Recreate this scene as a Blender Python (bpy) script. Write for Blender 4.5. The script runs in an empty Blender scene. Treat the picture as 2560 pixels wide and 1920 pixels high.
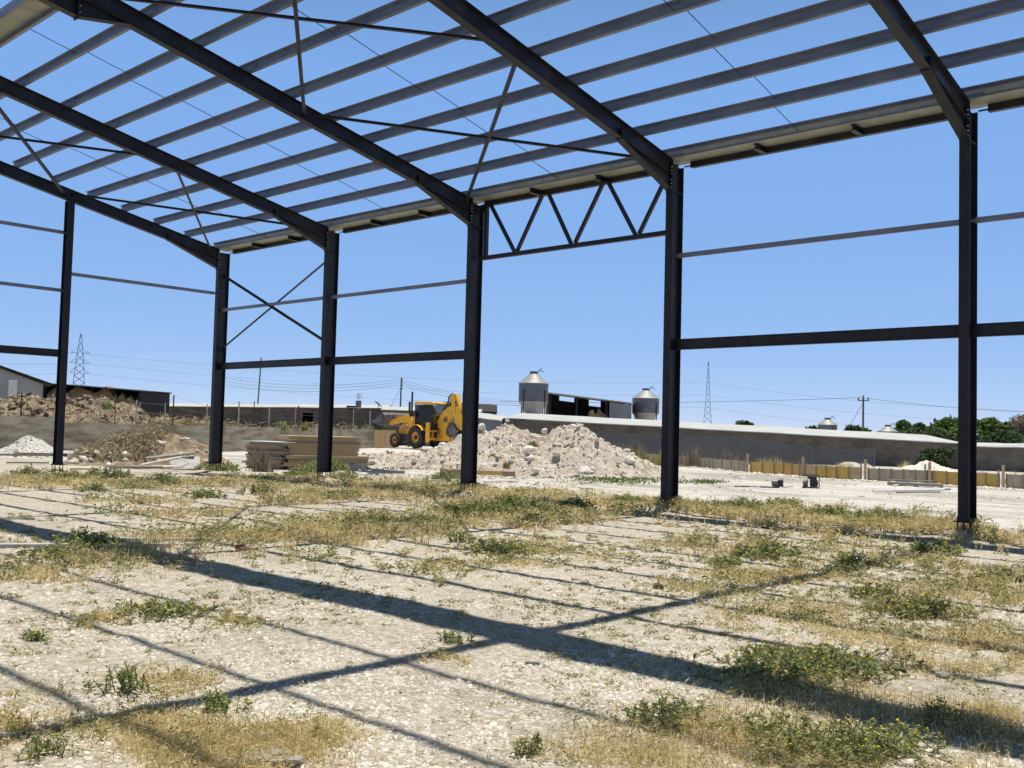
import bpy, bmesh, math, random
import numpy as np
from mathutils import Vector, Matrix
R = math.radians
rng = np.random.default_rng(7)
random.seed(7)
scene = bpy.context.scene
col = scene.collection

# ------------------------------------------------------------------ camera
FPX, CAM = 2461.0, np.array([29.640, -17.487, 1.651])
YAW, PITCH, ROLL = -0.7427, 0.0479, 0.0258
_f = np.array([math.sin(YAW) * math.cos(PITCH), math.cos(YAW) * math.cos(PITCH), math.sin(PITCH)])
_r0 = np.array([math.cos(YAW), -math.sin(YAW), 0.0])
_u0 = np.cross(_r0, _f)
_r = _r0 * math.cos(ROLL) + _u0 * math.sin(ROLL)
_u = _u0 * math.cos(ROLL) - _r0 * math.sin(ROLL)
cd = bpy.data.cameras.new("camera")
cd.sensor_width = 36.0
cd.lens = 36.0 * FPX / 2560.0
cd.clip_start, cd.clip_end = 0.05, 9000
cam = bpy.data.objects.new("camera", cd)
col.objects.link(cam)
cam.matrix_world = Matrix(((_r[0], _u[0], -_f[0], CAM[0]), (_r[1], _u[1], -_f[1], CAM[1]),
                           (_r[2], _u[2], -_f[2], CAM[2]), (0, 0, 0, 1)))
scene.camera = cam

# ------------------------------------------------------------------ world and sun
SX, SY = 0.034, -0.144                      # shadow run per metre of height
sun_dir = Vector((-SX, -SY, 1)).normalized()   # towards the sun
SUN_EL = math.asin(sun_dir.z)
SUN_AZ = math.atan2(sun_dir.x, sun_dir.y)
w = bpy.data.worlds.new("World")
scene.world = w
w.use_nodes = True
wn = w.node_tree.nodes
bg = wn["Background"]
sky = wn.new("ShaderNodeTexSky")
sky.sky_type = 'NISHITA'
sky.sun_disc = False
sky.sun_elevation = SUN_EL
sky.sun_rotation = SUN_AZ
sky.altitude = 50
sky.air_density, sky.dust_density, sky.ozone_density = 0.5, 0.0, 6.0
# the haze-brightened blue of the low sky is added to the clear-air sky and thins out towards the zenith
wl = w.node_tree.links
tcw = wn.new("ShaderNodeTexCoord"); sep = wn.new("ShaderNodeSeparateXYZ"); wl.new(tcw.outputs["Generated"], sep.inputs[0])
mr = wn.new("ShaderNodeMapRange"); wl.new(sep.outputs[2], mr.inputs[0])
mr.inputs[1].default_value, mr.inputs[2].default_value, mr.inputs[3].default_value, mr.inputs[4].default_value = 0.34, 0.66, 1.0, 0.06
ml = wn.new("ShaderNodeVectorMath"); ml.operation = 'MULTIPLY'; wl.new(sky.outputs[0], ml.inputs[0]); ml.inputs[1].default_value = (0.57, 0.34, 0.13)
sc_ = wn.new("ShaderNodeVectorMath"); sc_.operation = 'SCALE'; sc_.inputs[0].default_value = (0.92, 2.16, 4.85); wl.new(mr.outputs[0], sc_.inputs["Scale"])
ad = wn.new("ShaderNodeVectorMath"); ad.operation = 'ADD'; wl.new(ml.outputs[0], ad.inputs[0]); wl.new(sc_.outputs[0], ad.inputs[1])
wl.new(ad.outputs[0], bg.inputs[0])
bg.inputs[1].default_value = 0.15
sd = bpy.data.lights.new("sun", 'SUN')
sd.energy, sd.angle, sd.color = 5.0, R(0.53), (1.0, 0.955, 0.88)
sun = bpy.data.objects.new("sun", sd)
col.objects.link(sun)
sun.location = (0, 0, 40)
sun.rotation_euler = (-sun_dir).to_track_quat('-Z', 'Y').to_euler()
vs = scene.view_settings
vs.view_transform, vs.look, vs.exposure, vs.gamma = 'Standard', 'None', 0.08, 1.0
scene.cycles.max_bounces = 8
scene.cycles.transparent_max_bounces = 12

# ------------------------------------------------------------------ places read off the survey of the photograph
def ray(px, py):
    return _f * FPX + _r * (px - 1280.0) - _u * (py - 960.0)
def gp(px, py, z=0.0):
    d = ray(px, py); t = (z - CAM[2]) / d[2]
    return CAM + d * t
def at(px, py, D):                          # D = distance along the view axis
    return CAM + ray(px, py) * (D / FPX)
def gd(px, D, z=0.0):                       # the point at height z above pixel column px, D metres away
    py = 960.0
    for _ in range(12):
        p = at(px, py, D); py += (p[2] - z) * FPX / D
    return at(px, py, D)
S = 2560.0 / 2212.0
def g2(x, y, z=0.0): return gp(x * S, y * S, z)
def toward(p):                              # unit ground vector from p to the viewpoint, and the one to its right
    v = np.array([CAM[0] - p[0], CAM[1] - p[1], 0.0]); v /= np.linalg.norm(v)
    return v, np.array([-v[1], v[0], 0.0])

# ------------------------------------------------------------------ materials
def nodes(name):
    m = bpy.data.materials.new(name); m.use_nodes = True
    nt = m.node_tree
    return m, nt, nt.nodes["Principled BSDF"]
def ramp(nt, fac, stops):
    r = nt.nodes.new("ShaderNodeValToRGB")
    el = r.color_ramp.elements
    while len(el) < len(stops): el.new(0.5)
    for e, (p, c) in zip(el, stops):
        e.position = p; e.color = (*c, 1) if len(c) == 3 else c
    nt.links.new(fac, r.inputs[0])
    return r.outputs[0]
def noise(nt, scale, detail=5, rough=0.6, vec=None, dist=0.0):
    n = nt.nodes.new("ShaderNodeTexNoise")
    n.inputs["Scale"].default_value = scale; n.inputs["Detail"].default_value = detail
    n.inputs["Roughness"].default_value = rough; n.inputs["Distortion"].default_value = dist
    if vec is not None: nt.links.new(vec, n.inputs["Vector"])
    return n.outputs[0]
def coords(nt, kind="Object", scale=None):
    t = nt.nodes.new("ShaderNodeTexCoord").outputs[kind]
    if scale:
        mp = nt.nodes.new("ShaderNodeMapping"); mp.inputs["Scale"].default_value = scale
        nt.links.new(t, mp.inputs[0]); return mp.outputs[0]
    return t
def mix(nt, a, b, fac, mode='MIX'):
    m = nt.nodes.new("ShaderNodeMix"); m.data_type = 'RGBA'; m.blend_type = mode
    for s, v in ((m.inputs[0], fac), (m.inputs[6], a), (m.inputs[7], b)):
        if hasattr(v, "is_output"): nt.links.new(v, s)
        elif isinstance(v, (int, float)): s.default_value = v
        else: s.default_value = (*v, 1)
    return m.outputs[2]
def bump(nt, bs, h, strength=0.4, dist=0.02):
    b = nt.nodes.new("ShaderNodeBump"); b.inputs["Strength"].default_value = strength
    b.inputs["Distance"].default_value = dist
    nt.links.new(h, b.inputs["Height"]); nt.links.new(b.outputs[0], bs.inputs["Normal"])
def mat(name, a, b=None, scale=6.0, rough=0.7, metal=0.0, bmp=0.0, bdist=0.01, stretch=None, spec=0.5, lo=0.35, hi=0.68, c=None):
    m, nt, bs = nodes(name)
    v = coords(nt, "Object", stretch)
    n = noise(nt, scale, 6, 0.62, v)
    b = b or a
    stops = [(lo, a), (hi, b)] if c is None else [(lo, a), ((lo + hi) / 2, b), (hi, c)]
    nt.links.new(ramp(nt, n, stops), bs.inputs["Base Color"])
    bs.inputs["Roughness"].default_value = rough; bs.inputs["Metallic"].default_value = metal
    bs.inputs["Specular IOR Level"].default_value = spec
    if bmp: bump(nt, bs, noise(nt, scale * 3, 6, 0.7, v), bmp, bdist)
    return m
def island_mat(name, stops, rough=0.8, trans=0.0, spec=0.2):
    m, nt, bs = nodes(name)
    g = nt.nodes.new("ShaderNodeNewGeometry")
    nt.links.new(ramp(nt, g.outputs["Random Per Island"], stops), bs.inputs["Base Color"])
    bs.inputs["Roughness"].default_value = rough
    bs.inputs["Specular IOR Level"].default_value = spec
    if trans:
        bs.inputs["Transmission Weight"].default_value = 0
        t = nt.nodes.new("ShaderNodeBsdfTranslucent")
        nt.links.new(bs.inputs["Base Color"].links[0].from_socket, t.inputs[0])
        ms = nt.nodes.new("ShaderNodeMixShader"); ms.inputs[0].default_value = trans
        nt.links.new(bs.outputs[0], ms.inputs[1]); nt.links.new(t.outputs[0], ms.inputs[2])
        nt.links.new(ms.outputs[0], nt.nodes["Material Output"].inputs[0])
    return m

M = {}
M['steel'] = mat('dark_primer_steel', (0.0055, 0.0075, 0.015), (0.012, 0.0135, 0.019), 3.2, 0.5, bmp=0.12, stretch=(1, 1, 0.35), spec=0.35, lo=.30, hi=.80, c=(0.040, 0.036, 0.032))
M['bolt'] = mat('zinc_bolt', (0.42, 0.42, 0.42), (0.55, 0.55, 0.55), 30, 0.5, 0.1)
M['rust'] = mat('rusty_steel', (0.07, 0.035, 0.02), (0.14, 0.07, 0.04), 12, 0.85)
def galv():
    m, nt, bs = nodes('galvanised_steel')
    v = coords(nt, "Object", (0.25, 1, 1))
    n = noise(nt, 5, 6, 0.7, v)
    vo = nt.nodes.new("ShaderNodeTexVoronoi"); vo.inputs["Scale"].default_value = 40
    nt.links.new(coords(nt), vo.inputs["Vector"])
    base = ramp(nt, n, [(0.25, (0.105, 0.13, 0.19)), (0.5, (0.165, 0.19, 0.25)), (0.75, (0.245, 0.255, 0.28))])
    base = mix(nt, base, vo.outputs["Color"], 0.05, 'OVERLAY')
    nt.links.new(base, bs.inputs["Base Color"])
    bs.inputs["Metallic"].default_value = 0.35; bs.inputs["Roughness"].default_value = 0.5
    return m
M['galv'] = galv()
M['gutter'] = mat('gutter_sheet', (0.20, 0.21, 0.175), (0.29, 0.295, 0.25), 3, 0.5, 0.1)

def ground_mat():
    m, nt, bs = nodes('chalk_ground')
    L = nt.links
    v = coords(nt, "Object")
    big = noise(nt, 0.27, 6, 0.62, v, 0.6)
    mid = noise(nt, 1.9, 7, 0.68, v)
    fine = noise(nt, 17, 6, 0.75, v)
    tiny = noise(nt, 55, 4, 0.7, v)
    c1 = ramp(nt, big, [(0.32, (0.52, 0.45, 0.33)), (0.5, (0.65, 0.59, 0.48)), (0.7, (0.73, 0.68, 0.58))])
    c2 = ramp(nt, mid, [(0.30, (0.40, 0.34, 0.23)), (0.44, (0.60, 0.53, 0.42)), (0.6, (0.70, 0.64, 0.53)), (0.74, (0.80, 0.76, 0.67))])
    c = mix(nt, c1, c2, 0.55)
    def cells(scale):
        vo = nt.nodes.new("ShaderNodeTexVoronoi"); vo.inputs["Scale"].default_value = scale
        wv = nt.nodes.new("ShaderNodeMix"); wv.data_type = 'VECTOR'; wv.inputs[0].default_value = 0.05
        L.new(v, wv.inputs[4]); nz = nt.nodes.new("ShaderNodeTexNoise"); nz.inputs["Scale"].default_value = scale*.6
        L.new(v, nz.inputs["Vector"]); L.new(nz.outputs["Color"], wv.inputs[5]); L.new(wv.outputs[1], vo.inputs["Vector"])
        s = nt.nodes.new("ShaderNodeSeparateColor"); L.new(vo.outputs["Color"], s.inputs[0])
        return vo, s
    vo, cell = cells(13); vo2, cell2 = cells(34)
    chip = ramp(nt, cell.outputs[0], [(0.0, (0.44, 0.37, 0.26)), (0.5, (0.62, 0.55, 0.43)), (1.0, (0.82, 0.77, 0.67))])
    chip2 = ramp(nt, cell2.outputs[0], [(0.0, (0.30, 0.24, 0.15)), (0.35, (0.58, 0.50, 0.38)), (1.0, (0.84, 0.79, 0.69))])
    c = mix(nt, c, chip, 0.30); c = mix(nt, c, chip2, 0.45)
    c = mix(nt, c, ramp(nt, vo.outputs["Distance"], [(0.3, (1, 1, 1)), (0.8, (0.70, 0.65, 0.56))]), 0.5, 'MULTIPLY')
    # dark crumbs of soil and dead leaf
    c = mix(nt, c, (0.17, 0.135, 0.07), ramp(nt, fine, [(0.30, (0.8, 0.8, 0.8)), (0.43, (0, 0, 0))]))
    c = mix(nt, c, (0.15, 0.12, 0.065), ramp(nt, tiny, [(0.32, (0.75, 0.75, 0.75)), (0.42, (0, 0, 0))]))
    # the yard and its tracks: dust in long streaks, some of it grey, some of it bare white chalk
    st = coords(nt, "Object", (0.13, 0.9, 1))
    sn = noise(nt, 0.9, 7, 0.66, st)
    c = mix(nt, c, (0.40, 0.355, 0.28), ramp(nt, sn, [(0.56, (0, 0, 0)), (0.70, (0.65, 0.65, 0.65))]))
    c = mix(nt, c, (0.74, 0.69, 0.60), ramp(nt, sn, [(0.30, (0.6, 0.6, 0.6)), (0.44, (0, 0, 0))]))
    # outside the column line the weeds stop and the chalk is bare and driven over
    sp = nt.nodes.new("ShaderNodeSeparateXYZ"); L.new(v, sp.inputs[0])
    ye = nt.nodes.new("ShaderNodeMath"); ye.operation = 'MULTIPLY_ADD'; L.new(mid, ye.inputs[0]); ye.inputs[1].default_value = 3.0; L.new(sp.outputs[1], ye.inputs[2])
    mk = nt.nodes.new("ShaderNodeMapRange"); L.new(ye.outputs[0], mk.inputs[0]); mk.inputs[1].default_value, mk.inputs[2].default_value = 2.0, 4.5
    tr = noise(nt, 1.5, 8, 0.72, coords(nt, "Object", (0.10, 0.55, 1)))
    yard = ramp(nt, tr, [(0.30, (0.33, 0.295, 0.235)), (0.41, (0.52, 0.475, 0.40)), (0.50, (0.70, 0.655, 0.575)), (0.62, (0.79, 0.755, 0.69)), (0.73, (0.50, 0.43, 0.33))])
    yard = mix(nt, yard, (0.46, 0.415, 0.33), ramp(nt, noise(nt, 3.5, 6, .75, v), [(0.36, (0.8, 0.8, 0.8)), (0.50, (0, 0, 0))]))
    yard = mix(nt, yard, (0.36, 0.34, 0.30), ramp(nt, noise(nt, .16, 5, .6, v, .8), [(0.52, (0, 0, 0)), (0.62, (0.7, 0.7, 0.7))]))
    yard = mix(nt, yard, (0.30, 0.25, 0.18), ramp(nt, fine, [(0.30, (0.6, 0.6, 0.6)), (0.43, (0, 0, 0))]))
    c = mix(nt, c, yard, mk.outputs[0])
    L.new(c, bs.inputs["Base Color"])
    bs.inputs["Roughness"].default_value = 0.95; bs.inputs["Specular IOR Level"].default_value = 0.12
    h = nt.nodes.new("ShaderNodeMath"); h.operation = 'MULTIPLY_ADD'
    L.new(vo2.outputs["Distance"], h.inputs[0]); h.inputs[1].default_value = -0.8; L.new(fine, h.inputs[2])
    bump(nt, bs, h.outputs[0], 1.0, 0.035)
    return m
M['ground'] = ground_mat()
M['terrace'] = mat('dry_earth', (0.22, 0.17, 0.10), (0.40, 0.33, 0.22), 0.8, 0.95, bmp=0.6, bdist=0.1)
M['chip'] = island_mat('limestone_chip', [(0.0, (0.48, 0.42, 0.32)), (0.3, (0.62, 0.56, 0.45)), (0.75, (0.71, 0.66, 0.56)), (1.0, (0.80, 0.76, 0.68))], 0.9)
M['rock'] = mat('limestone', (0.50, 0.43, 0.35), (0.74, 0.69, 0.61), 4, 0.92, bmp=0.7, bdist=0.05, c=(0.80, 0.77, 0.71))
M['rubble'] = mat('rubble_earth', (0.44, 0.355, 0.26), (0.63, 0.545, 0.44), 3.0, 0.95, bmp=1.0, bdist=0.12, c=(0.76, 0.70, 0.61))
M['gravel'] = mat('pale_gravel', (0.40, 0.38, 0.33), (0.66, 0.64, 0.58), 9, 0.95, bmp=1.0, bdist=0.06, c=(0.74, 0.72, 0.67))
M['brownheap'] = mat('brown_soil', (0.15, 0.105, 0.07), (0.27, 0.205, 0.13), 2.5, 0.95, bmp=0.9, bdist=0.08, c=(0.42, 0.345, 0.235))
M['concrete'] = mat('stained_concrete', (0.20, 0.165, 0.10), (0.37, 0.32, 0.225), 1.3, 0.9, bmp=0.3, bdist=0.02, stretch=(0.6, 0.6, 2.2), c=(0.50, 0.445, 0.335))
M['conclight'] = mat('pale_concrete', (0.36, 0.35, 0.32), (0.50, 0.48, 0.44), 3, 0.9, bmp=0.2)
def block_mat():
    m, nt, bs = nodes('grey_blockwork')
    v = coords(nt, "UV")
    b = nt.nodes.new("ShaderNodeTexBrick")
    nt.links.new(v, b.inputs["Vector"])
    b.inputs["Scale"].default_value = 1.0; b.inputs["Brick Width"].default_value = 0.45; b.inputs["Row Height"].default_value = 0.21
    b.inputs["Mortar Size"].default_value = 0.012
    b.inputs["Color1"].default_value = (0.19, 0.155, 0.12, 1); b.inputs["Color2"].default_value = (0.085, 0.07, 0.055, 1)
    b.inputs["Mortar"].default_value = (0.15, 0.14, 0.13, 1)
    n = noise(nt, 0.7, 6, 0.7, coords(nt, "Object"))
    c = mix(nt, b.outputs[0], ramp(nt, n, [(0.35, (0.085, 0.07, 0.055)), (0.7, (0.21, 0.175, 0.14))]), 0.5)
    nt.links.new(c, bs.inputs["Base Color"]); bs.inputs["Roughness"].default_value = 0.92
    return m
M['block'] = block_mat()
def sheet_mat(name, a, b, period=0.15, metal=0.2, rough=0.5):
    m, nt, bs = nodes(name)
    v = coords(nt, "UV")
    wv = nt.nodes.new("ShaderNodeTexWave"); wv.inputs["Scale"].default_value = 1.0 / period / 3.1416
    wv.bands_direction = 'X'
    nt.links.new(v, wv.inputs["Vector"])
    n = noise(nt, 0.6, 6, 0.7, coords(nt, "Object"))
    nt.links.new(ramp(nt, n, [(0.35, a), (0.7, b)]), bs.inputs["Base Color"])
    bs.inputs["Roughness"].default_value = rough; bs.inputs["Metallic"].default_value = metal
    bump(nt, bs, wv.outputs["Fac"], 0.6, 0.03)
    return m
M['roof'] = sheet_mat('white_roof_sheet', (0.42, 0.42, 0.39), (0.55, 0.545, 0.51), 0.2, 0.0, 0.65)
M['greysheet'] = sheet_mat('grey_corrugated_sheet', (0.16, 0.17, 0.19), (0.27, 0.28, 0.30), 0.25, 0.3, 0.6)
M['darkshed'] = mat('dark_shed_sheet', (0.016, 0.015, 0.014), (0.034, 0.03, 0.026), 1.5, 0.85)
M['hay'] = mat('old_straw', (0.22, 0.155, 0.08), (0.42, 0.31, 0.17), 3, 0.95, bmp=0.8, bdist=0.08)
M['silo'] = mat('galvanised_silo', (0.10, 0.108, 0.125), (0.16, 0.165, 0.175), 1.5, 0.42, 0.25, stretch=(1, 1, 3))
M['silocone'] = mat('lit_silo_cone', (0.27, 0.275, 0.26), (0.38, 0.38, 0.35), 2, 0.55, 0.1)  # same sheet as the drum, sunlight on the cone put into a paler colour
M['lattice'] = mat('lattice_steel', (0.06, 0.075, 0.10), (0.10, 0.12, 0.15), 3, 0.7)
M['wire'] = mat('wire', (0.10, 0.12, 0.15), None, 1, 0.6)
M['polewood'] = mat('pole_timber', (0.07, 0.06, 0.055), (0.11, 0.10, 0.09), 3, 0.9)
M['yellow'] = mat('yellow_machine_paint', (0.62, 0.35, 0.09), (0.90, 0.47, 0.025), 3.5, 0.5, bmp=0.05, lo=.30, hi=.5)
M['dirtyel'] = mat('scuffed_orange_paint', (0.56, 0.25, 0.03), (0.80, 0.38, 0.03), 4, 0.55)
M['tyre'] = mat('tyre_rubber', (0.022, 0.021, 0.020), (0.065, 0.06, 0.055), 8, 0.9)
M['black'] = mat('black_plastic', (0.012, 0.012, 0.013), (0.02, 0.02, 0.02), 4, 0.5)
M['greymetal'] = mat('worn_grey_metal', (0.11, 0.105, 0.10), (0.24, 0.23, 0.22), 4, 0.5, 0.4)
M['redlens'] = mat('red_lens', (0.35, 0.02, 0.015), None, 1, 0.3)
M['white'] = mat('white_paint', (0.74, 0.74, 0.72), (0.80, 0.80, 0.78), 3, 0.5)
M['ply'] = mat('yellow_shutter_ply', (0.50, 0.30, 0.07), (0.62, 0.41, 0.12), 3, 0.6, stretch=(3, 3, 0.6))
M['plygrey'] = mat('weathered_shutter_ply', (0.33, 0.28, 0.21), (0.46, 0.40, 0.31), 3, 0.8, stretch=(3, 3, 0.6))
M['plyedge'] = mat('shutter_board_edge', (0.42, 0.31, 0.18), (0.58, 0.43, 0.24), 1.2, 0.85, bmp=0.3, stretch=(0.3, 0.3, 12))
M['plydark'] = mat('brown_board_edge', (0.25, 0.18, 0.115), (0.41, 0.31, 0.20), 1.5, 0.85, bmp=0.3, stretch=(0.3, 0.3, 12))
M['timber'] = mat('pale_timber', (0.50, 0.43, 0.33), (0.64, 0.57, 0.46), 5, 0.85, stretch=(0.3, 2, 2))
M['oldtimber'] = mat('grey_timber', (0.22, 0.20, 0.17), (0.36, 0.33, 0.28), 6, 0.9, bmp=0.3, stretch=(0.4, 3, 3))
M['bark'] = mat('bark', (0.06, 0.045, 0.03), (0.12, 0.09, 0.065), 8, 0.95)
M['skin'] = mat('skin', (0.30, 0.17, 0.11), None, 1, 0.6)
M['cloth'] = mat('dark_work_shirt', (0.04, 0.045, 0.06), (0.06, 0.065, 0.08), 8, 0.9)
M['red'] = mat('faded_red_tin', (0.42, 0.05, 0.04), (0.50, 0.09, 0.06), 9, 0.5)
M['blueish'] = mat('blue_sheen_profile', (0.25, 0.30, 0.38), (0.38, 0.43, 0.5), 4, 0.4, 0.5)
M['drygrass'] = island_mat('dry_grass', [(0.0, (0.40, 0.29, 0.11)), (0.3, (0.60, 0.47, 0.20)), (0.7, (0.75, 0.62, 0.33)), (1.0, (0.86, 0.78, 0.54))], 0.85, 0.35)
M['oldstraw'] = island_mat('weathered_straw', [(0.0, (0.18, 0.14, 0.08)), (0.4, (0.33, 0.265, 0.155)), (1.0, (0.52, 0.44, 0.29))], 0.9, 0.2)
M['weed'] = island_mat('olive_weed', [(0.0, (0.15, 0.16, 0.05)), (0.5, (0.33, 0.32, 0.115)), (1.0, (0.54, 0.49, 0.24))], 0.85, 0.35)
M['thistle'] = island_mat('thistle_leaf', [(0.0, (0.085, 0.11, 0.03)), (0.4, (0.235, 0.265, 0.08)), (0.75, (0.42, 0.43, 0.17)), (1.0, (0.64, 0.61, 0.36))], 0.75, 0.35)
M['thistlestem'] = island_mat('thistle_stem', [(0.0, (0.10, 0.13, 0.05)), (0.6, (0.22, 0.22, 0.10)), (1.0, (0.38, 0.34, 0.18))], 0.8, 0.1)
M['flower'] = island_mat('yellow_flower', [(0.0, (0.75, 0.50, 0.01)), (1.0, (0.85, 0.66, 0.02))], 0.7)
M['leafA'] = island_mat('bright_foliage', [(0.0, (0.04, 0.075, 0.016)), (0.5, (0.11, 0.19, 0.035)), (1.0, (0.24, 0.31, 0.07))], 0.7, 0.3)
M['leafB'] = island_mat('dark_foliage', [(0.0, (0.014, 0.032, 0.012)), (0.5, (0.045, 0.08, 0.026)), (1.0, (0.11, 0.145, 0.05))], 0.7, 0.2)
M['leafC'] = island_mat('grey_brown_twigs', [(0.0, (0.12, 0.095, 0.065)), (0.5, (0.27, 0.22, 0.16)), (1.0, (0.42, 0.36, 0.26))], 0.85, 0.1)
def glass_mat():
    m, nt, bs = nodes('tinted_cab_glass')
    nt.nodes.remove(bs)
    t = nt.nodes.new("ShaderNodeBsdfTransparent"); t.inputs[0].default_value = (0.86, 0.92, 0.93, 1)
    g = nt.nodes.new("ShaderNodeBsdfGlossy"); g.inputs["Roughness"].default_value = 0.05
    fr = nt.nodes.new("ShaderNodeFresnel"); fr.inputs[0].default_value = 1.45
    ms = nt.nodes.new("ShaderNodeMixShader")
    nt.links.new(fr.outputs[0], ms.inputs[0]); nt.links.new(t.outputs[0], ms.inputs[1]); nt.links.new(g.outputs[0], ms.inputs[2])
    nt.links.new(ms.outputs[0], nt.nodes["Material Output"].inputs[0])
    return m
M['glass'] = glass_mat()
def net_mat():
    m, nt, bs = nodes('grey_shade_net')
    bs.inputs["Base Color"].default_value = (0.13, 0.135, 0.145, 1); bs.inputs["Roughness"].default_value = 0.9
    t = nt.nodes.new("ShaderNodeBsdfTransparent")
    n = noise(nt, 1.2, 5, 0.6, coords(nt))
    ms = nt.nodes.new("ShaderNodeMixShader")
    nt.links.new(ramp(nt, n, [(0.3, (0.30, 0.30, 0.30)), (0.7, (0.5, 0.5, 0.5))]), ms.inputs[0])
    nt.links.new(bs.outputs[0], ms.inputs[1]); nt.links.new(t.outputs[0], ms.inputs[2])
    nt.links.new(ms.outputs[0], nt.nodes["Material Output"].inputs[0])
    return m
M['net'] = net_mat()

# ------------------------------------------------------------------ mesh helpers
class MB:
    def __init__(s): s.v = []; s.f = []; s.uv = []; s.smooth = False
    def add(s, vs, fs):
        o = len(s.v); s.v += [tuple(map(float, p)) for p in vs]; s.f += [tuple(i + o for i in q) for q in fs]; return s
    def box(s, lo, hi):
        x0, y0, z0 = lo; x1, y1, z1 = hi
        return s.add([(x0, y0, z0), (x1, y0, z0), (x1, y1, z0), (x0, y1, z0), (x0, y0, z1), (x1, y0, z1), (x1, y1, z1), (x0, y1, z1)],
                     [(3, 2, 1, 0), (4, 5, 6, 7), (0, 1, 5, 4), (1, 2, 6, 5), (2, 3, 7, 6), (3, 0, 4, 7)])
    def obox(s, c, ax, ay, az):              # centre and three half-axis vectors
        c, ax, ay, az = (np.array(q, float) for q in (c, ax, ay, az))
        p = [c + i * ax + j * ay + k * az for k in (-1, 1) for i, j in ((-1, -1), (1, -1), (1, 1), (-1, 1))]
        return s.add(p, [(3, 2, 1, 0), (4, 5, 6, 7), (0, 1, 5, 4), (1, 2, 6, 5), (2, 3, 7, 6), (3, 0, 4, 7)])
    def bar(s, a, b, wd, ht, up=(0, 0, 1)):
        a, b, up = np.array(a, float), np.array(b, float), np.array(up, float)
        d = b - a; L = np.linalg.norm(d); d /= L
        side = np.cross(d, up)
        if np.linalg.norm(side) < 1e-6: side = np.cross(d, (1, 0, 0))
        side /= np.linalg.norm(side); u = np.cross(side, d)
        return s.obox((a + b) / 2, d * L / 2, side * wd / 2, u * ht / 2)
    def ibeam(s, a, b, h, fw, tf, tw, up=(0, 0, 1)):
        a, b, up = np.array(a, float), np.array(b, float), np.array(up, float)
        d = b - a; L = np.linalg.norm(d); d /= L
        side = np.cross(d, up); side /= np.linalg.norm(side); u = np.cross(side, d)
        prof = [(-fw/2, -h/2), (fw/2, -h/2), (fw/2, -h/2+tf), (tw/2, -h/2+tf), (tw/2, h/2-tf), (fw/2, h/2-tf), (fw/2, h/2), (-fw/2, h/2),
                (-fw/2, h/2-tf), (-tw/2, h/2-tf), (-tw/2, -h/2+tf), (-fw/2, -h/2+tf)]
        return s.extrude([(p[0], p[1]) for p in prof], a, b, side, u)
    def extrude(s, prof, a, b, side, u, cap=True):
        n = len(prof)
        vs = [a + side * x + u * y for x, y in prof] + [b + side * x + u * y for x, y in prof]
        fs = [(i, (i + 1) % n, n + (i + 1) % n, n + i) for i in range(n)]
        if cap: fs += [tuple(range(n - 1, -1, -1)), tuple(range(n, 2 * n))]
        return s.add(vs, fs)
    def prism(s, poly, y0, y1):             # polygon in xz, thickness along y
        n = len(poly)
        vs = [(x, y0, z) for x, z in poly] + [(x, y1, z) for x, z in poly]
        return s.add(vs, [tuple(range(n)), tuple(range(2 * n - 1, n - 1, -1))] + [(i, n + i, n + (i + 1) % n, (i + 1) % n) for i in range(n)])
    def tube(s, pts, r, n=6, cap=True):
        pts = [np.array(p, float) for p in pts]
        rs = r if hasattr(r, '__len__') else [r] * len(pts)
        vs = []; fs = []; ref = None
        for i, p in enumerate(pts):
            d = pts[min(i + 1, len(pts) - 1)] - pts[max(i - 1, 0)]; d /= np.linalg.norm(d) + 1e-12
            if ref is None: ref = np.array((0, 0, 1.0)) if abs(d[2]) < 0.9 else np.array((1.0, 0, 0))
            x = np.cross(d, ref); x /= np.linalg.norm(x); y = np.cross(d, x)
            vs += [p + rs[i] * (math.cos(t) * x + math.sin(t) * y) for t in (2 * math.pi * k / n for k in range(n))]
        for i in range(len(pts) - 1):
            fs += [(i*n + k, i*n + (k+1) % n, (i+1)*n + (k+1) % n, (i+1)*n + k) for k in range(n)]
        if cap: fs += [tuple(range(n)), tuple(range(len(vs) - 1, len(vs) - n - 1, -1))]
        return s.add(vs, fs)
    def lathe(s, prof, n=24, c=(0, 0, 0), axis='z', ring=False):
        vs = []; fs = []
        for r, z in prof:
            for k in range(n):
                t = 2 * math.pi * k / n
                p = (r * math.cos(t), r * math.sin(t), z)
                if axis == 'y': p = (p[0], z, p[1])
                if axis == 'x': p = (z, p[0], p[1])
                vs.append((p[0] + c[0], p[1] + c[1], p[2] + c[2]))
        for i in range(len(prof) - 1):
            fs += [(i*n + k, i*n + (k+1) % n, (i+1)*n + (k+1) % n, (i+1)*n + k) for k in range(n)]
        if ring: o = (len(prof)-1)*n; fs += [(o + k, o + (k+1) % n, (k+1) % n, k) for k in range(n)]
        else: fs += [tuple(range(n - 1, -1, -1)), tuple(range(len(vs) - n, len(vs)))]
        return s.add(vs, fs)
    def build(s, name, m, parent=None, loc=None, rotz=0, smooth=False, bevel=0.0):
        me = bpy.data.meshes.new(name)
        me.from_pydata(s.v, [], s.f); me.update()
        bm = bmesh.new(); bm.from_mesh(me); bmesh.ops.recalc_face_normals(bm, faces=bm.faces)
        uvl = bm.loops.layers.uv.new("UVMap")
        for f in bm.faces:                   # box projection in metres
            nrm = f.normal
            h = Vector((-nrm.y, nrm.x, 0))
            h = h.normalized() if h.length > 0.1 else Vector((1, 0, 0))
            k = nrm.cross(h)
            for l in f.loops: l[uvl].uv = (l.vert.co.dot(h), l.vert.co.dot(k))
            f.smooth = smooth
        bm.to_mesh(me); bm.free()
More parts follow.
